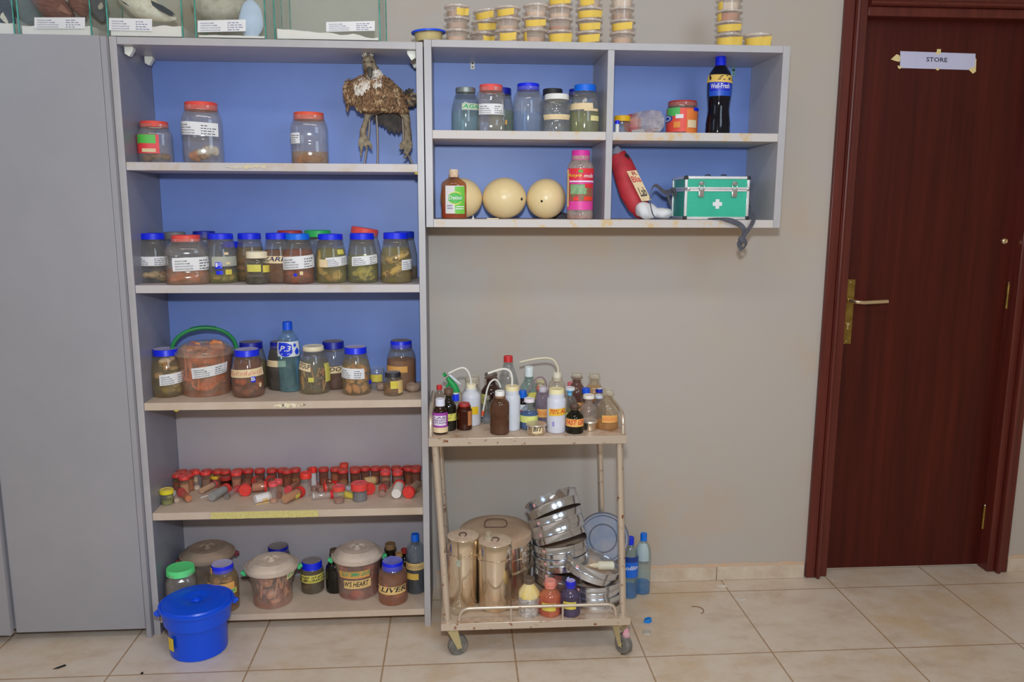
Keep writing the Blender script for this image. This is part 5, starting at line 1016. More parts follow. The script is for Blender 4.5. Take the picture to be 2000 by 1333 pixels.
bird('preserved_bird', 'dark grey bird in the tank cut off by the photo edge', 'stuffed bird', [(-30, -10, yy), (-10, 14, yy), (10, 34, yy), (26, 50, yy)], [.03, .05, .036, .010], m_bdk, [(0, 20, 14, 42, 4, 5)], m_bwh)
bird('preserved_bird', 'chestnut and white bird lying on cotton behind a white label', 'stuffed bird', [(52, -32, yy), (78, -8, yy), (100, 12, yy), (124, 22, yy), (142, 32, yy)], [.018, .036, .045, .036, .012], m_bbr, [(100, 2, 134, 24, 4, 4)], mat((130, 86, 70), .8))
bird('preserved_bird', 'dark teal-grey bird at the back of the brown-birds tank', 'stuffed bird', [(30, -30, -.08), (46, 0, -.08), (58, 28, -.08), (66, 44, -.08)], [.03, .05, .045, .02], m_bteal)
bird('preserved_bird', 'dark brown bird hanging down at the right of the brown-birds tank', 'stuffed bird', [(152, -40, yy), (154, -6, yy), (157, 14, yy), (164, 34, yy)], [.03, .036, .032, .008], m_bbr)
bird('preserved_bird', 'grey-brown bird with a white patch at the tank end', 'stuffed bird', [(182, -20, -.06), (190, 8, -.06), (197, 28, -.06), (201, 44, -.06)], [.02, .034, .03, .008], m_bgr, [(195, 8, 197, 20, 2, 3)], m_bwh, y=-.06)
bird('preserved_bird', 'white-bodied bird with dark head and wing in the corner tank', 'stuffed bird', [(226, -34, yy), (250, -10, yy), (278, 10, yy), (300, 22, yy), (328, 34, yy), (346, 38, yy)], [.02, .042, .048, .036, .018, .004], m_bwh, [(232, -10, 268, 10, 5, 4), (292, 4, 340, 30, 4, 3)], m_bdk)
bird('furry_specimen', 'pale grey furry animal skin behind a typed label in the tank', 'animal skin', [(380, 0, yy), (404, 8, yy), (430, 14, yy), (462, 8, yy), (474, -20, yy)], [.03, .055, .06, .05, .03], mat((168, 160, 146), .9, c2=(140, 134, 120), scale=30, bump=.5))
P = np.array(on_y(490, 26, -.2)); b = MB(); b.ell((0, 0, 0), (.034, .012, .056), mat((176, 190, 212), .8), None, 18, 12, .006, 30, 2); o = b.build('folded_sheet'); o.location = (P[0], -.2, TT+.066); tag(o, 'pale blue-white folded sheet beside the furry skin in the tank', 'sheet')

# ================================================================ plastic tubs along the top
m_tub_s = [mat((196, 164, 136), .9, c2=(172, 138, 112), scale=60), mat((170, 142, 122), .9, c2=(144, 116, 98), scale=70), mat((206, 182, 158), .9), mat((176, 110, 76), .9, c2=(150, 90, 60), scale=60), mat((196, 186, 172), .9)]
m_ytape = mat((200, 166, 64), .75, c2=(206, 178, 88), scale=50); m_rim = glass((.96, .95, .93), .5, (226, 214, 206))
TUB = [(0, 0), (.72, 0), (.76, .04), (.84, .80), (.88, .84)]
def tub(label, u0, u1, vt, vb, y, z0, tape=None, fill=(.45, 0), gl=None, lid=None, roll=0., grp=None, key='wt'):
    uc = (u0+u1)/2; P = on_y(uc, (vt+vb)/2, y); R = (u1-u0)/2*float((P-CAM) @ _fw)/FPX; zt = on_y(uc, vt+dv(key, uc), y-R)[2]; H = zt-z0
    t = thing('sample_tub', label, 'tub', (P[0], y, z0+.0003), facing(P[0], y)); t.rotation_euler = (0, roll, t.rotation_euler[2])
    b = MB(); b.lathe([(r*R, z*H) for r, z in TUB], gl or G_TUB, 32); b.build('tub_body', t)
    b = MB(); b.lathe([(R*.87, H*.80), (R*.99, H*.80), (R, H*.84), (R, H*.96), (R*.96, H*.985), (R*.90, H*.985), (R*.88, H*.9), (0, H*.9)], lid or m_rim, 36); b.build('lid', t)
    if fill[0]: b = MB(); b.lathe([(0, .002), (R*.70, .002), (R*(.72+.08*fill[0]), H*fill[0]), (R*.4, H*(fill[0]+.04)), (0, H*fill[0])], m_tub_s[fill[1]], 24, wob=lambda a, z: 1+.02*math.sin(a*3)); b.build('sample', t)
    if tape:
        a0, a1, q0, q1, flare = tape; rad = lambda z: R*(.73+.12*z/H)+.0012
        b = MB(); b.patch(lambda a, q: (lambda an, z, r: (r*math.sin(an), -r*math.cos(an), z))(a0+(a1-a0)*a, H*(q0+(q1-q0)*q-.06*math.sin(a*4)), rad(H*(q0+(q1-q0)*q))+(.012*max(0, a-.8)*5*flare)), m_ytape, 14, 3); b.build('tape_label', t)
    return z0+H
def stack(nm, xs, vs, y, tapes, fills, roll=()):
    z = Z['wt']; n = len(vs)-1
    for i in range(n):
        u0, u1 = xs[i] if isinstance(xs, list) else xs
        pos = ('bottom', 'second from bottom', 'third from bottom', 'fourth from bottom')[i] if n > 2 else ('bottom', 'top')[i]
        z = tub('food tub%s, %s in the %s' % (' with yellow tape' if tapes[i] else '', pos, nm), u0, u1, vs[i+1], vs[i], y, z, tapes[i], fills[i], roll=roll[i] if roll else 0.)
tp = lambda a=-1.2, b=1.0, q0=.15, q1=.72, f=.6: (a, b, q0, q1, f)
stack('stack right of the blue-lidded tub', (867, 917), (72.5, 50, 26, 2), -.22, [None, None, tp(.0, 1.2)], [(.4, 0), (.5, 1), (.5, 1)])
stack('second stack, which leans', [(917, 967), (921, 971), (925, 976)], (73, 55, 33, 11), -.155, [tp(.1, 1.3), tp(-.6, 1.2), tp(-1.3, .6)], [(.4, 0), (.3, 2), (.3, 4)], (0, -.05, -.09))
stack('third stack of tubs', (966, 1017), (73.5, 51, 27, 5), -.225, [tp(-.8, .7), None, tp(-1.3, .5)], [(.3, 2), (.3, 0), (.4, 1)])
stack('fourth stack of tubs', [(1018, 1069), (1019, 1070), (1021, 1072)], (75, 49, 25, 0), -.22, [(-1.5, -.75, .0, .75, .0), tp(-1., 1.0, .2, .7), None], [(.4, 0), (.3, 2), (.35, 2)])
stack('fifth stack of tubs', (1067, 1119), (76, 52, 28, 4, -20), -.22, [tp(-1.3, 1.2, .1, .74), None, None, tp()], [(.3, 0), (.3, 3), (.35, 2), (.3, 0)])
stack('sixth stack of tubs', (1124, 1177), (78, 54, 30, 7, -17), -.22, [tp(-1.2, .9), tp(-1., 1.0, .1, .65), tp(-1.3, 1.3), tp(-.9, .4)], [(.3, 0), (.6, 1), (.3, 0), (.3, 2)])
stack('seventh stack of tubs', [(1190, 1241), (1191, 1242), (1190, 1239), (1191, 1240)], (80, 56, 32, 8, -16), -.22, [None, tp(-1.5, .8), None, None], [(.5, 0), (.3, 2), (.5, 1), (.6, 4)])
stack('rightmost tall stack', [(1396, 1447), (1396, 1449), (1397, 1450), (1398, 1450)], (88, 63, 40, 18, -6), -.2, [tp(-1.4, 1.4, .05, .72, 1.), tp(-1.2, 1.2), (-1.5, -.7, .1, .75, 0), (-1.3, -.6, .1, .7, 0)], [(.3, 0), (.6, 1), (.7, 3), (.6, 4)])
tub('single clear food tub with yellow tape at the right end', 1450, 1506, 65, 91, -.2, Z['wt'], tp(-1.3, 1.1, .05, .74, 1.), (.3, 2))
tub('sample tub with blue lid where the two shelf units meet', 804, 871, 45, 72, -.225, TT+.008, None, (.74, 4), glass((.9, .88, .74), .3, (190, 172, 110)), mat((8, 70, 210), .4), roll=-.05, key='tt')

# ================================================================ the trolley
m_ss = mat((178, 166, 152), .32, .6, c2=(120, 70, 42), scale=48, lo=.60, hi=.68); m_ssd = mat((178, 160, 143), .5, .2, c2=(150, 112, 84), scale=22, lo=.48, hi=.72); m_can = mat((196, 184, 166), .17, .95, c2=(176, 160, 138), scale=10, lo=.4, hi=.8); m_sieve = mat((188, 194, 204), .16, .95, c2=(168, 172, 180), scale=10)
m_sand = mat((176, 154, 134), .8, c2=(160, 136, 114), scale=30); m_tyre = mat((84, 82, 80), .7, c2=(110, 106, 100), scale=40); m_yoke = mat((176, 164, 124), .4, .5)
FY = -.48; BY = -.09
ta, tb = on_y(836, 856, FY), on_y(1225, 853, FY); la, lb = on_y(861, 1217, FY), on_y(1232, 1212, FY)
ZT = (ta[2]+tb[2])/2; ZL = (la[2]+lb[2])/2; tx0, tx1, lx0, lx1 = max(ta[0], .048), tb[0], max(la[0], .075), lb[0]
tro = thing('steel_trolley', 'rusty two-tier steel laboratory trolley crowded with bottles and tins', 'trolley', ((lx0+lx1)/2, (FY+BY)/2, 0)); OT = ((lx0+lx1)/2, (FY+BY)/2, 0)
def tray(name, x0, x1, z, h):
    b = MB(); b.box(x0, x1, FY, BY, z-.004, z, m_ssd)
    for bx in ((x0, x1, FY-.0006, FY+.002), (x0, x1, BY-.002, BY), (x0, x0+.002, FY, BY), (x1-.002, x1, FY, BY)): b.box(*bx, z-h, z+.0006, m_ss)
    off(b, OT).build(name, tro, bevel=.0015)
tray('top_tray', tx0, tx1, ZT, .024); tray('lower_tray', lx0, lx1, ZL, .022)
for sx in (0, 1):
    for y in (FY+.022, BY-.022):
        xt = tx0+.018 if sx == 0 else tx1-.018; xl = lx0+.020 if sx == 0 else lx1-.020
        b = MB(); b.tube([(xt, y, ZT-.02), (xl, y, ZL)], .0105, m_ss, 14); b.lathe([(.0105, 0), (.015, 0), (.015, .004), (.0105, .006)], m_ss, 16, Matrix.Translation((xl, y, ZL))); off(b, OT).build('leg', tro)
def bend(pts, r=.03):
    out = []
    for i, p in enumerate(pts):
        p = Vector(p)
        if i in (0, len(pts)-1): out.append(p); continue
        a, c = Vector(pts[i-1]), Vector(pts[i+1]); da = (a-p).normalized()*min(r, (a-p).length*.45); dc = (c-p).normalized()*min(r, (c-p).length*.45)
        for k in range(7):
            s = k/6; out.append((p+da)*(1-s)**2+p*2*s*(1-s)+(p+dc)*s*s)
    return [tuple(q) for q in out]
rz = on_y(1050, 1185, FY+.012)[2]
b = MB(); r0, r1 = on_y(896, 1216, FY+.012)[0], on_y(1203, 1212, FY+.012)[0]
b.tube(bend([(r0, FY+.012, ZL), (r0+.008, FY+.012, rz), (r1-.006, FY+.012, rz), (r1, FY+.012, ZL)]), .0052, m_ss, 12)
for u in (998, 1099): x = on_y(u, 1200, FY+.012)[0]; b.tube([(x, FY+.012, ZL), (x, FY+.012, rz)], .0035, m_ss, 10)
off(b, OT).build('guard_rail', tro)
for x, uu in ((tx0+.006, 852), (tx1-.008, 1207)):
    zr = ZT+.062
    b = MB(); b.tube(bend([(x, FY+.02, ZT), (x, FY+.03, zr), (x, BY-.03, zr), (x, BY-.02, ZT)], .045), .0062, m_ss, 12); off(b, OT).build('side_rail', tro)
def caster(x, y, ang):
    c = MB(); M = Matrix.Translation((x, y, 0)) @ Matrix.Rotation(ang, 4, 'Z'); zt = ZL-.022
    c.lathe([(0, zt), (.016, zt), (.019, zt-.004), (.019, zt-.010), (0, zt-.010)], m_yoke, 18, M)
    for s in (-1, 1): c.add([(-.016, s*.015, zt-.008), (.016, s*.015, zt-.008), (.030, s*.015, .026), (.016, s*.015, .024), (-.016, s*.0165, zt-.008), (.016, s*.0165, zt-.008), (.030, s*.0165, .026), (.016, s*.0165, .024)], [(0, 1, 2, 3), (7, 6, 5, 4), (0, 4, 5, 1), (1, 5, 6, 2), (2, 6, 7, 3), (3, 7, 4, 0)], m_yoke, M)
    o = off(c, OT).build('caster', tro)
    w = MB(); Mw = M @ Matrix.Translation((.022, 0, .0315)) @ Matrix.Rotation(math.pi/2, 4, 'X'); w.lathe([(.008, -.011), (.018, -.010), (.019, -.012), (.027, -.012), (.031, -.008), (.0315, 0), (.031, .008), (.027, .012), (.019, .012), (.018, .010), (.008, .011)], m_tyre, 28, Mw)
    w.lathe([(0, -.0185), (.005, -.0185), (.005, .0185), (0, .0185)], m_yoke, 12, Mw); off(w, OT).build('wheel', o)
wl, wr = on_z(893, 1279, 0), on_z(1236, 1283, 0)
caster(lx0+.03, FY+.03, .35); caster(lx1-.03, FY+.03, -1.0); caster(lx0+.03, BY-.05, .9); caster(lx1-.03, BY-.05, 2.2)

# ---- on the top tray
Z['tray'] = ZT+.0006; Z['low'] = ZL+.0006; Z['floor'] = 0.0
T = 'tray'; RB = 'reagent_bottle'
MED = [(0, 0), (.92, 0), (.98, .02), (1, .05), (1, .62), (.92, .70), (.6, .77), (.5, .80), (.5, .88)]
WASH = [(0, 0), (.92, 0), (.98, .015), (1, .05), (1, .68), (.95, .74), (.72, .80), (.62, .82), (.62, .9)]
WIDE = [(0, 0), (.92, 0), (.98, .015), (1, .05), (1, .74), (.93, .78), (.84, .80), (.84, .9)]
FL = [(0, 0), (.92, 0), (.98, .02), (1, .06), (1, .52), (.94, .60), (.66, .70), (.46, .745), (.43, .77), (.43, .86), (.64, .885), (.64, .9)]
def stp(m, r=.58, z=.885): return dict(z=z, r=r, m=m)
gst = glass((.9, .9, .86), .3, (196, 188, 170), .7); m_bst = mat((78, 58, 50), .4)
# rear bottles, seen over the front row
vessel(RB, 'brown flared reagent bottle with yellow-green tape, back left of the trolley', 'bottle', (939, 979, 727, 828), T, FL, glass((.36, .22, .2), .16, (88, 66, 62)), stp(mat((94, 84, 76), .5), .62, .94), (770, (62, 34, 32), .8), [(938, 950, 772, 792, m_lemon)], y=-.24)
vessel('soda_bottle', 'clear ridge-less bottle with red screw cap, tallest at the back left', 'bottle', (972, 1013, 694, 815), T, PETB[:9]+[(1, .5), (.9, .6), (.72, .72), (.5, .82), (.42, .86), (.42, .94)], glass((.88, .9, .9), .22, (150, 150, 150)), dict(z=.90, r=.44, m=mat((176, 36, 40), .4)), None, y=-.2)
vessel(RB, 'clear squat bottle with glass stopper behind the left wash bottle', 'bottle', (900, 945, 733, 822), T, FL, G_CLR, stp(gst, .62, .84), None, y=-.26)
vessel(RB, 'teal plastic bottle with tall white cap', 'bottle', (1015, 1051, 715, 822), T, [(0, 0), (.9, 0), (1, .04), (1, .5), (.9, .6), (.62, .68), (.48, .72), (.48, .8)], glass((.72, .84, .82), .25, (140, 160, 156)), dict(z=.80, r=.47, m=mat((196, 204, 206), .5)), None, [(1030, 1049, 768, 782, m_lemon)], y=-.22)
vessel(RB, 'cream-stoppered bottle behind the purple wash bottle', 'bottle', (1040, 1070, 741, 825), T, FL, G_CLR, stp(mat((176, 166, 134), .5), .6, .84), None, y=-.16)
vessel('small_bottle', 'small brown bottle with orange cap among the rear bottles', 'bottle', (1042, 1062, 754, 825), T, MED, glass((.3, .2, .16), .12), dict(z=.84, r=.7, m=mat((216, 96, 48), .45)), (790, (60, 40, 34), .8), y=-.21)
c = vessel('wash_bottle', 'clear wash bottle with long bent cream spout at the back', 'wash bottle', (1071, 1104, 727, 825), T, WASH, glass((.92, .9, .86), .3, (186, 176, 160)), dict(z=.80, r=.5, m=mat((200, 194, 176), .5)), None, y=-.2)
def spout(c, pts, r, m, tip=None, y=None):
    y = c.y if y is None else y; M = (Matrix.Translation(c.root.location) @ Matrix.Rotation(c.root.rotation_euler[2], 4, 'Z')).inverted()
    q = [M @ Vector(tuple(on_y(u, v, y))) for u, v in pts]; P = []
    for i in range(len(q)-1):
        p0, p1, p2, p3 = q[max(i-1, 0)], q[i], q[i+1], q[min(i+2, len(q)-1)]
        for k in range(6): s = k/6; P.append(.5*((2*p1)+(p2-p0)*s+(2*p0-5*p1+4*p2-p3)*s*s+(3*p1-p0-3*p2+p3)*s**3))
    P.append(q[-1]); b = MB(); b.tube([tuple(p) for p in P], r, m, 10); o = b.build('spout', c.root)
    if tip: b = MB(); b.tube([tuple(P[-4]), tuple((P[-3]+P[-2])*.5), tuple(P[-1])], [r*1.5, r*1.4, r*.9], tip, 10); b.build('red_tip', o)
m_tubec = mat((208, 200, 176), .45, trans=.1); m_tubew = mat((214, 212, 206), .45, trans=.1)
spout(c, [(1090, 731), (1089, 718), (1082, 705), (1070, 700), (1050, 701), (1032, 704), (1015, 708)], .0036, m_tubec)
vessel(RB, 'brown reagent bottle with clear glass stopper and black collar', 'bottle', (1108, 1144, 727, 825), T, FL, glass((.5, .34, .3), .24, (128, 98, 90)), stp(gst, .58, .86), (778, (92, 54, 44), .7), [(1128, 1146, 787, 803, m_orange)], y=-.22)
vessel(RB, 'tall clear reagent bottle with pale glass stopper, back right', 'bottle', (1141, 1179, 728, 825), T, FL, glass((.92, .88, .8), .2, (176, 160, 130)), stp(gst, .56, .88), (760, (176, 140, 90), .3), y=-.2)
vessel('small_bottle', 'small bottle with pink cap behind the brown stoppered bottle', 'bottle', (1104, 1122, 746, 825), T, MED, G_CLR, dict(z=.88, r=.6, m=mat((190, 96, 110), .5)), None, y=-.17)
vessel('small_bottle', 'bottle with royal blue cap between the reagent bottles at right', 'bottle', (1133, 1155, 757, 828), T, MED, glass((.85, .8, .76), .3, (160, 140, 126)), dict(z=.83, r=.72, m=mat((10, 70, 190), .4)), (795, (150, 110, 84), .5), y=-.25)
vessel('small_bottle', 'bottle with navy cap and white top at the back right', 'bottle', (1158, 1182, 758, 828), T, MED, G_CLR, dict(z=.86, r=.6, m=mat((20, 30, 140), .4), top=m_whitecap), None, y=-.23)
vessel(RB, 'greyish flared bottle with white-blue stopper beside the amber-bottomed bottle', 'bottle', (1156, 1184, 770, 834), T, FL, glass((.8, .8, .84), .25, (130, 130, 140)), stp(mat((190, 196, 206), .4), .62, .86), None, y=-.27)
vessel(RB, 'clear bottle with white flat stopper and blue tape, behind the yellow-capped bottle', 'bottle', (1099, 1127, 755, 834), T, FL, G_CLR, stp(mat((200, 198, 204), .4), .68, .92), (806, (120, 118, 60), .35), [(1103, 1120, 764, 775, mat((100, 170, 210), .6)), (1101, 1122, 807, 824, m_lemon)], y=-.28)
# spray bottle
c = vessel('spray_bottle', 'spray bottle with green and white trigger head at the left', 'spray bottle', (876, 908, 764, 832), T, [(0, 0), (.9, 0), (1, .05), (1, .6), (.85, .85), (.5, .97), (.45, 1)], glass((.86, .82, .78), .35, (172, 160, 146)), None, None, y=-.3)
M = (Matrix.Translation(c.root.location) @ Matrix.Rotation(c.root.rotation_euler[2], 4, 'Z')).inverted(); sp = lambda u, v, dy=0: M @ Vector(tuple(on_y(u, v, c.y+dy)))
m_sgr = mat((24, 130, 66), .4); m_swh = mat((206, 210, 220), .4)
b = MB(); b.tube([sp(891, 768), sp(888, 757), sp(880, 746), sp(874, 738)], [.0125, .0115, .009, .007], m_sgr, 12); b.tube([sp(878, 748), sp(874, 754), sp(871, 757)], [.005, .004, .002], m_sgr, 8); b.tube([sp(871, 731), sp(866, 734)], [.0075, .006], m_sgr, 10); hd_ = b.build('trigger_head', c.root)
b = MB(); b.tube([sp(876, 731, -.004), sp(886, 740, -.004), sp(899, 751, -.004)], [.005, .007, .004], m_swh, 10, flat=.7); b.build('white_cover', hd_)
# middle and front bottles
c = vessel('wash_bottle', 'milky white wash bottle with yellow square and curved spout', 'wash bottle', (902, 939, 748, 835), T, WASH, mat((186, 188, 196), .4, trans=.12), dict(z=.82, r=.52, m=mat((206, 196, 168), .5)), (825, (150, 130, 110), .4), [(917, 933, 796, 811, mat((222, 184, 30), .6))], y=-.33)
spout(c, [(920, 752), (919, 740), (914, 726), (905, 719), (892, 722), (876, 730)], .003, m_tubew)
c = vessel('dropper_bottle', 'small clear bottle with bent white tube ending in an orange-red tip', 'bottle', (938, 963, 772, 834), T, FL, G_CLR, stp(gst, .5, .86), (815, (120, 130, 146), .4), y=-.31)
spout(c, [(978, 757), (973, 746), (966, 742), (958, 747), (952, 760), (949, 775), (946, 790), (942, 814)], .0028, m_tubew, mat((214, 84, 52), .5), -.36)
vessel('small_bottle', 'clear bottle with bright blue cap behind the red-capped amber jar', 'bottle', (880, 900, 768, 834), T, MED, G_CLR, dict(z=.80, r=.7, m=mat((16, 50, 210), .4), top=m_whitecap), None, y=-.36)
vessel(RB, 'black-brown stoppered bottle with yellow tape beside the purple-labelled bottle', 'bottle', (862, 891, 758, 843), T, FL, G_DARK, stp(mat((90, 66, 50), .5), .64, .86), (786, (20, 16, 14), .9), [(873, 891, 809, 823, m_lemon, 'hand', 'Li', m_pen)])
vessel('red_capped_bottle', 'bottle with red spout cap lying behind the stoppered bottle, far left', 'bottle', (849, 868, 752, 830), T, MED, glass((.8, .76, .72), .3, (160, 146, 136)), dict(z=.86, r=.6, m=mat((196, 44, 48), .45)), None, y=-.2)
vessel('medicine_bottle', 'amber bottle with white cap and purple label at the tray corner', 'bottle', (846, 874, 777, 850), T, MED, G_AMB, dict(z=.80, r=.66, m=mat((190, 190, 204), .45)), (812, (44, 26, 20), .85), [(846, 874, 807, 836, mat((134, 54, 138), .5)), (848, 871, 813, 832, mat((200, 190, 204), .6), 'p', 'LAB|REAGENT|STAIN', mat((90, 60, 110), .6)), (846, 874, 836, 846, m_ctape)])
vessel('amber_jar', 'stained amber jar with red cap in front on the trolley', 'jar', (892, 922, 785, 842), T, WIDE, G_AMB, dict(z=.80, r=.74, m=mat((146, 42, 38), .45)), (800, (112, 56, 34), .7), [(914, 921, 804, 832, mat((160, 104, 60), .8))])
c = vessel('wash_bottle', 'tall white bottle with cream cap and bent tube, left of the blue liquid', 'wash bottle', (984, 1016, 751, 843), T, WIDE, mat((184, 188, 198), .4, trans=.10), dict(z=.76, r=.84, m=mat((204, 190, 150), .5)), None, [(985, 993, 804, 820, mat((214, 170, 40), .6))])
spout(c, [(1000, 754), (1000, 738), (996, 726), (985, 721), (970, 724), (953, 730)], .0034, m_tubew)
vessel('wash_bottle', 'squat bottle of brown sediment with white cap in front', 'bottle', (957, 995, 762, 851), T, WASH, glass((.62, .46, .36), .22, (128, 92, 70)), dict(z=.84, r=.5, m=m_whitecap), (790, (84, 62, 52), .75))
vessel('small_bottle', 'dark bottle with bright blue cap and white-red label', 'bottle', (1012, 1030, 762, 832), T, MED, glass((.3, .2, .22), .12, (70, 50, 56)), dict(z=.80, r=.85, m=mat((8, 84, 180), .4)), (782, (66, 40, 46), .8), [(1012, 1030, 791, 812, m_lab), (1012, 1026, 802, 807, mat((196, 50, 60), .5))], y=-.34)
vessel(RB, 'small bottle of blue liquid with white stopper and lime tape', 'bottle', (1016, 1051, 776, 841), T, FL, glass((.86, .9, .92), .1), stp(mat((206, 196, 204), .4), .6, .88), (811, (10, 84, 140), .7), [(1017, 1050, 814, 827, mat((186, 190, 110), .7))])
c = vessel('wash_bottle', 'purple-tinted wash bottle with orange tape and dark bent tube', 'wash bottle', (1045, 1075, 754, 841), T, WIDE, glass((.66, .6, .68), .4, (140, 128, 144)), dict(z=.86, r=.55, m=mat((166, 158, 166), .5)), (815, (92, 92, 100), .7), [(1050, 1071, 800, 816, m_orange, 'scrib', '', m_rpen)], y=-.36)
spout(c, [(1068, 756), (1065, 744), (1057, 737), (1047, 740), (1038, 753), (1029, 768)], .0026, mat((116, 96, 104), .5))
vessel('plastic_bottle', 'white plastic bottle with pale yellow cap marked 70% in red', 'bottle', (1068, 1105, 756, 848), T, WIDE, mat((186, 188, 200), .4, trans=.08), dict(z=.75, r=.82, m=mat((212, 202, 158), .5)), None, [(1073, 1104, 799, 813, mat((228, 184, 60), .7), 'hand', '70% AL', m_rpen, -2), (1079, 1083, 825, 834, mat((130, 126, 180), .6))])
vessel(RB, 'clear reagent bottle with white stopper behind the small tin', 'bottle', (1132, 1167, 769, 842), T, FL, glass((.92, .9, .88), .2, (176, 164, 156)), stp(mat((204, 196, 190), .4), .64, .90), None, y=-.395)
vessel(RB, 'dark green bottle with black stopper and orange tape in front', 'bottle', (1105, 1140, 788, 849), T, FL, glass((.2, .22, .08), .08, (60, 60, 40)), stp(m_bst, .5, .82), (812, (34, 38, 14), .75), [(1106, 1139, 820, 835, m_orange, 'hand', 'FAST GR', m_rpen)])
vessel(RB, 'clear reagent bottle with amber bottom and orange tape at the right corner', 'bottle', (1164, 1209, 760, 842), T, FL, glass((.93, .9, .84), .12, (176, 156, 126)), stp(gst, .5, .89), (829, (196, 144, 70), .4), [(1176, 1205, 813, 827, m_orange, 'scrib', '', m_rpen)])
def tin(label, box, lid=True, txt=None):
    c = vessel('small_tin', label, 'tin', box, T, [(0, 0), (.88, 0), (.92, .03), (.92, .78), (1, .80), (1, .84)], m_can, dict(z=.82, r=1.04, m=m_ss) if lid else None, None, [(1040, 1060, 833, 848, m_ctape, 'hand', txt, m_pen)] if txt else [], rl=1.)
    return c
tin('small lidded tin with cream label at the tray front', (1028, 1067, 822, 852), True, 'BIT'); tin('small shiny tin before the white-stoppered clear bottle', (1137, 1167, 817, 843), True)

# ---- on the lower tray
T = 'low'
CAN = [(0, 0), (.97, 0), (1, .01), (1, .74), (1.055, .742), (1.075, .76), (1.055, .778), (1.0, .78), (1.0, .985), (.98, .995), (.9, 1), (0, 1)]
m_ctop = mat((190, 172, 154), .55, .1, c2=(172, 150, 130), scale=30)
def canister(label, box, y=None):
    c = vessel('steel_canister', label, 'canister', box, T, CAN, m_can, y=y, seg=48, rl=.9, bname='canister_body')
    b = MB(); R, H = c.R, c.H; b.lathe([(R*.99, H*.985), (R*.97, H*.998), (R*.9, H+.0008), (0, H+.0012)], m_ctop, 40); b.build('dusty_top', c.root); b = MB(); b.tube([(R*.22*math.cos(a), R*.22*math.sin(a)-.002, H+.003+.002*math.sin(a)) for a in [i*5.2/14-1.2 for i in range(15)]], .0018, m_bst, 8); b.build('ring_handle', c.root); return c
canister('tall steel canister at the left of the lower tray, behind a flask', (873, 936, 1035, 1188), -.34); cn = canister('tall steel canister nearer the middle of the lower tray', (934, 1000, 1044, 1198))
c = vessel('steel_drum', 'wide round steel drum with dusty lid and wire handle', 'drum', (899, 1038, 1003, 1160), T, [(0, 0), (.97, 0), (.99, .01), (.99, .42), (1.02, .425), (1.03, .44), (1.02, .455), (.99, .46), (.99, .62), (1.015, .63), (1.015, .645), (.99, .655), (.99, .84)], m_can, y=-.25, seg=56, rl=1., bname='drum_body')
R, H = c.R, c.H
b = MB(); b.lathe([(R*.99, H*.84), (R*1.015, H*.84), (R*1.015, H*.95), (R*.97, H*.97), (R*.7, H*.985), (R*.66, H*.98), (0, H)], mat((166, 144, 122), .6, .1, c2=(150, 126, 104), scale=12), 56); lo = b.build('lid', c.root)
b = MB(); b.tube(bend([(-.036, -.012, H+.002), (-.036, .016, H+.016), (0, .018, H+.02), (.036, .016, H+.016), (.036, -.012, H+.002), (-.036, -.012, H+.002)], .016), .0017, m_bst, 8); b.build('wire_handle', lo)
b = MB(); a0 = .85; p = Vector((R*math.sin(a0), -R*math.cos(a0), H*.72)); b.box(-.008, .008, -.004, 0, -.03, .006, m_ss, Matrix.Translation(p*1.0) @ Matrix.Rotation(a0, 4, 'Z')); b.build('clasp', c.root, bevel=.001)
c = vessel('glass_stopper', 'clear glass stopper standing on the middle canister', 'stopper', (944, 963, 1039, 1062), None, [(0, 0), (.9, 0), (.95, .2), (.8, .42), (.5, .5), (.62, .95), (.6, 1), (0, 1)], glass((.88, .88, .84), .35, (190, 180, 160)), z0=cn.z+cn.H+.0005, y=cn.y+.004)
c = vessel('volumetric_flask', 'clear long-necked glass flask standing before the left canister', 'flask', (878, 914, 1095, 1206), T, [(0, 0), (.7, 0), (.95, .03), (1, .08), (.9, .16), (.5, .24), (.26, .30), (.2, .36), (.19, .9), (.25, .91), (.25, .93)], glass((.94, .93, .9), .08, (196, 186, 170)), dict(z=.91, r=.28, m=glass((.8, .88, .84), .3, (190, 196, 186))), seg=32)
vessel(RB, 'bottle wrapped in crinkled foil with yellow paper and dark lid', 'bottle', (1012, 1054, 1124, 1208), T, [(0, 0), (.95, 0), (1, .05), (1, .5)], mat((206, 206, 206), .26, .6, c2=(160, 160, 164), scale=90, lo=.45, hi=.55, bump=1.), None, y=None, wob=lambda a, z: 1+.03*noise.noise(Vector((math.sin(a)*5, math.cos(a)*5, z*200))), seg=64, rl=.5, bname='foil_wrap')
fo = bpy.data.objects['foil_wrap']; r_ = fo.parent; R = fit(1012, 1054, 1124, 1208, T, None, .5); R, H = R[3], R[4]
b = MB(); b.lathe([(.97*R, H*.49), (R*.96, H*.6), (R*.6, H*.76), (R*.5, H*.80), (R*.48, H*.86), (0, H*.86)], mat((206, 180, 96), .7, c2=(190, 176, 140), scale=50), 32, wob=lambda a, z: 1+.04*math.sin(a*9)); b.build('yellow_paper', r_)
b = MB(); b.lathe([(R*.5, H*.86), (R*.54, H*.87), (R*.54, H*.98), (R*.48, H), (0, H)], mat((84, 70, 58), .5), 24); b.build('lid', r_)
vessel(RB, 'orange-pink reagent bottle with pink stopper and yellow label', 'bottle', (1053, 1096, 1129, 1208), T, FL, glass((.95, .70, .58), .42, (206, 128, 96)), stp(mat((196, 122, 110), .4), .52, .80), (1178, (206, 66, 54), .4), [(1060, 1086, 1180, 1195, m_yel)])
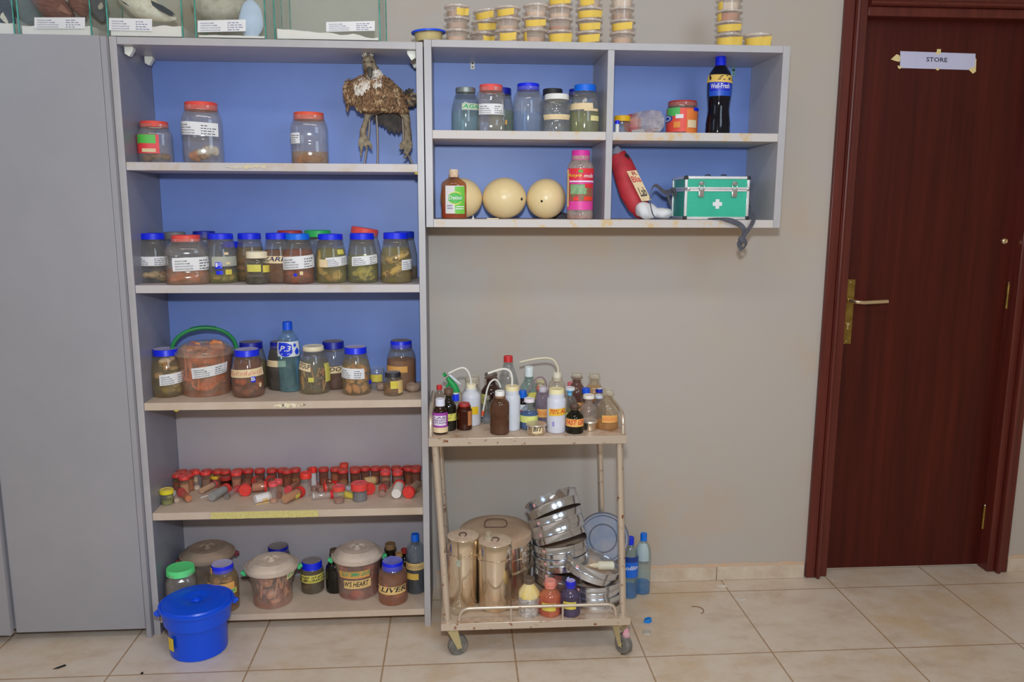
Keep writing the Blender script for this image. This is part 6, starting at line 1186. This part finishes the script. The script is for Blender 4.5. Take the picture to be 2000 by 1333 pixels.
vessel(RB, 'purple reagent bottle with blue stopper and yellow label', 'bottle', (1094, 1134, 1130, 1208), T, FL, glass((.56, .50, .66), .32, (104, 94, 128)), dict(z=.80, r=.48, m=mat((26, 34, 180), .35), top=mat((150, 140, 190), .5)), (1184, (70, 46, 50), .7), [(1100, 1124, 1178, 1192, m_yel)])
# sieves
def sieve(label, u, v, y, w, h, lean, roll, m=None, inner=True, name='test_sieve', slot=False):
    """w, h in picture pixels; lean tips the top away from the room, roll tips it sideways"""
    P = on_y(u, v, y); s = float((P-CAM) @ _fw)/FPX; R, H = w/2*s, h*s
    t = thing(name, label, 'sieve', tuple(P)); t.rotation_mode = 'XYZ'; t.rotation_euler = (-lean, roll, 0); m = m or m_sieve
    b = MB(); q = [(R*.97, -H/2), (R*.985, -H/2), (R*.985, -H*.06), (R, -H*.02), (R*1.012, .0), (R, H*.04), (R, H*.42), (R*1.03, H*.45), (R*1.03, H/2), (R*.985, H/2), (R*.975, H*.4), (R*.965, -H/2), (R*.97, -H/2)]
    b.lathe(q, m, 56); b.build('rim', t)
    b = MB(); b.lathe([(0, -H*.30), (R*.97, -H*.30)], m_sand, 40); b.build('mesh_screen', t)
    b = MB(); f = lambda a, q: ((R*1.004)*math.sin(-.75+a*.1), -(R*1.004)*math.cos(-.75+a*.1), H*(.1+.2*q)); b.patch(f, mat((206, 150, 150), .6), 2, 1); b.build('sticker', t)
    if slot: b = MB(); f = lambda a, q: ((R*1.006)*math.sin(.42+a*.5), -(R*1.006)*math.cos(.42+a*.5), H*(-.34+.44*q)); b.patch(f, mat((70, 60, 50), .5), 6, 2); b.tube([f(0, 0), f(.5, 0), f(1, 0), f(1, .5), f(1, 1), f(.5, 1), f(0, 1), f(0, .5), f(0, 0)], .0014, m, 6); b.build('handle_slot', t)
    return t
sieve('topmost steel sieve of the leaning stack', 1081, 988, -.255, 104, 33, .55, -.37)
sieve('second steel sieve of the leaning stack, under the topmost', 1086, 1016, -.26, 106, 27, .36, -.30)
sieve('third steel sieve of the leaning stack', 1091, 1039, -.26, 107, 27, .36, -.29)
sieve('fourth steel sieve down, tilted slightly', 1094, 1064, -.265, 108, 25, .10, -.13)
sieve('fifth steel sieve down in the leaning stack', 1096, 1087, -.27, 109, 25, .06, -.10)
sieve('lowest steel sieve of the leaning stack, behind the bottles', 1098, 1113, -.265, 114, 32, -.05, .10)
sieve('gentle-sloped open steel sieve holding a white bottle', 1153, 1104, -.345, 112, 26, .0, .36)
sieve('flat steel sieve under the tilted open one on the right', 1159, 1135, -.335, 112, 26, 0, -.03)
sieve('steel sieve with handle slot, above the grey pan', 1161, 1158, -.335, 111, 26, 0, -.03, slot=True)
vessel('metal_pan', 'blue-grey round pan at the bottom of the right sieve stack', 'pan', (1108, 1214, 1158, 1199), T, [(0, 0), (.93, 0), (.97, .06), (1, .9), (1.02, .95), (1.02, 1), (.98, 1), (.95, .2), (0, .15)], mat((126, 132, 140), .4, .5, c2=(140, 140, 140), scale=20), y=-.335, rl=1., bname='pan_body')
P = on_y(1178, 1052, -.175); s = float((P-CAM) @ _fw)/FPX; R = 50*s
t = thing('round_lid', 'blue-grey round metal lid leaning upright behind the right sieves', 'lid', tuple(P)); t.rotation_euler = (math.radians(68), 0, -.25)
b = MB(); b.lathe([(0, .004), (R*.5, .004), (R*.53, .0065), (R*.56, .004), (R*.84, .004), (R*.88, .008), (R*.94, .008), (R, .002), (R*1.01, -.008), (R*.985, -.008), (R*.97, 0), (0, 0)], mat((92, 104, 126), .5, .2, c2=(118, 116, 124), scale=14), 56); b.build('disc', t)
P = on_y(1176, 1103, -.345); t = thing('white_dropper_bottle', 'small white plastic bottle lying in the tilted open sieve', 'bottle', (P[0], P[1], P[2]-.004)); t.rotation_euler = (0, .12, .18)
M = Matrix.Rotation(math.pi/2, 4, 'Y'); b = MB(); b.lathe([(0, -.03), (.005, -.03), (.007, -.024), (.0075, -.016), (.013, -.012), (.014, -.006), (.014, .036), (.012, .038), (0, .038)], mat((206, 202, 184), .5), 20, M); b.build('bottle_body', t)
b = MB(); b.lathe([(0, -.045), (.003, -.044), (.0065, -.031), (.0085, -.030), (.0085, -.016), (0, -.016)], mat((196, 186, 160), .5), 16, M); b.build('nozzle', t)
p = on_z(1066, 1128, ZL); b = MB(); n = 8
b.patch(lambda a, q: (-.05+.1*a, -.03+.06*q-.02*a, .004+.022*(1-a)*q+.004*math.sin(a*5)), mat((176, 180, 206), .7), 8, 5); o = b.build('paper_sheet'); o.location = (p[0], min(p[1], -.2)+.0, ZL); o.rotation_euler = (0, 0, -.15); tag(o, 'crumpled white paper under the leaning sieves on the trolley', 'paper')

# ---- scraps on the floor
def scrap(name, label, u, v, m, pts, h=.004):
    p = on_z(u, v, 0); b = MB(); n = len(pts); b.add([(x, y, .0004) for x, y in pts]+[(x*.8, y*.8, h*(.4+.6*abs(math.sin(i*2.3)))) for i, (x, y) in enumerate(pts)], [tuple(range(n))[::-1], tuple(range(n, 2*n))]+[(i, (i+1) % n, n+(i+1) % n, n+i) for i in range(n)], m)
    o = b.build(name); o.location = tuple(p); return tag(o, label, name.replace('_', ' '))
scrap('plastic_scrap', 'crumpled bright blue plastic scrap on the floor right of the trolley', 1264, 1215, mat((10, 110, 190), .4), [(-.014, -.008), (.004, -.013), (.016, -.002), (.006, .012), (-.008, .010)], .016)
scrap('leaf_scrap', 'black curled scrap on the floor under the cupboard', 115, 1306, mat((24, 24, 22), .8), [(-.016, -.006), (.0, -.003), (.016, .010), (.014, .016), (-.004, .004)], .006)
scrap('paper_scrap', 'pale paper scrap on the floor near the tile joint by the baseboard', 1446, 1172, mat((176, 170, 166), .8), [(-.02, .004), (-.004, -.008), (.02, -.006), (.004, .004)], .004)
scrap('paper_scrap', 'white paper scrap at the baseboard left of the door', 1410, 1146, mat((190, 186, 178), .8), [(-.02, -.004), (.016, -.006), (.02, .004), (-.012, .008)], .003)
scrap('plastic_scrap', 'clear plastic scrap beside the right caster', 1262, 1236, mat((180, 174, 166), .4, trans=.4), [(-.016, -.014), (.010, -.018), (.018, .006), (-.006, .016)], .006)
scrap('pebble', 'small black pebble on the tiles before the cupboard', 277, 1317, mat((30, 28, 26), .8), [(-.004, -.003), (.004, -.003), (.004, .003), (-.003, .004)], .005)
scrap('dirt_clod', 'dark dirt clod beside the right caster wheel', 1216, 1279, mat((70, 58, 46), .9), [(-.007, -.003), (.006, -.004), (.008, .003), (-.004, .004)], .005)
p = on_z(1366, 1193, 0); b = MB(); b.tube([(.024*math.cos(a)-.01, .026*math.sin(a), .0016) for a in [-1.2+i*.35 for i in range(10)]], .0013, mat((120, 84, 60), .8), 6); o = b.build('curled_fibre'); o.location = tuple(p); tag(o, 'curled brown fibre lying on the floor tiles', 'fibre')
p = on_z(1243, 1250, 0); cst = [o for o in bpy.data.objects if o.name.startswith('caster')]
b = MB(); b.ell((0, 0, 0), (.012, .01, .016), mat((190, 110, 130), .8, c2=(160, 150, 150), scale=60), None, 14, 9, .006, 90, 3); o = b.build('cloth_scrap'); o.location = (lx1-.012, FY+.004, .066); tag(o, 'pink and white cloth scrap caught on the right front caster', 'cloth scrap')
p0, p1 = on_z(448, 1214, 0), on_z(490, 1210, 0); b = MB(); b.tube([(0, 0, .009), tuple(np.array(p1)-np.array(p0)+np.array([0.25, .12, .009]))], .008, mat((176, 140, 96), .7), 10); o = b.build('wooden_stick'); o.location = (p0[0], min(p0[1], -.2), .0003); tag(o, 'tan wooden stick lying under the open shelf unit', 'stick')
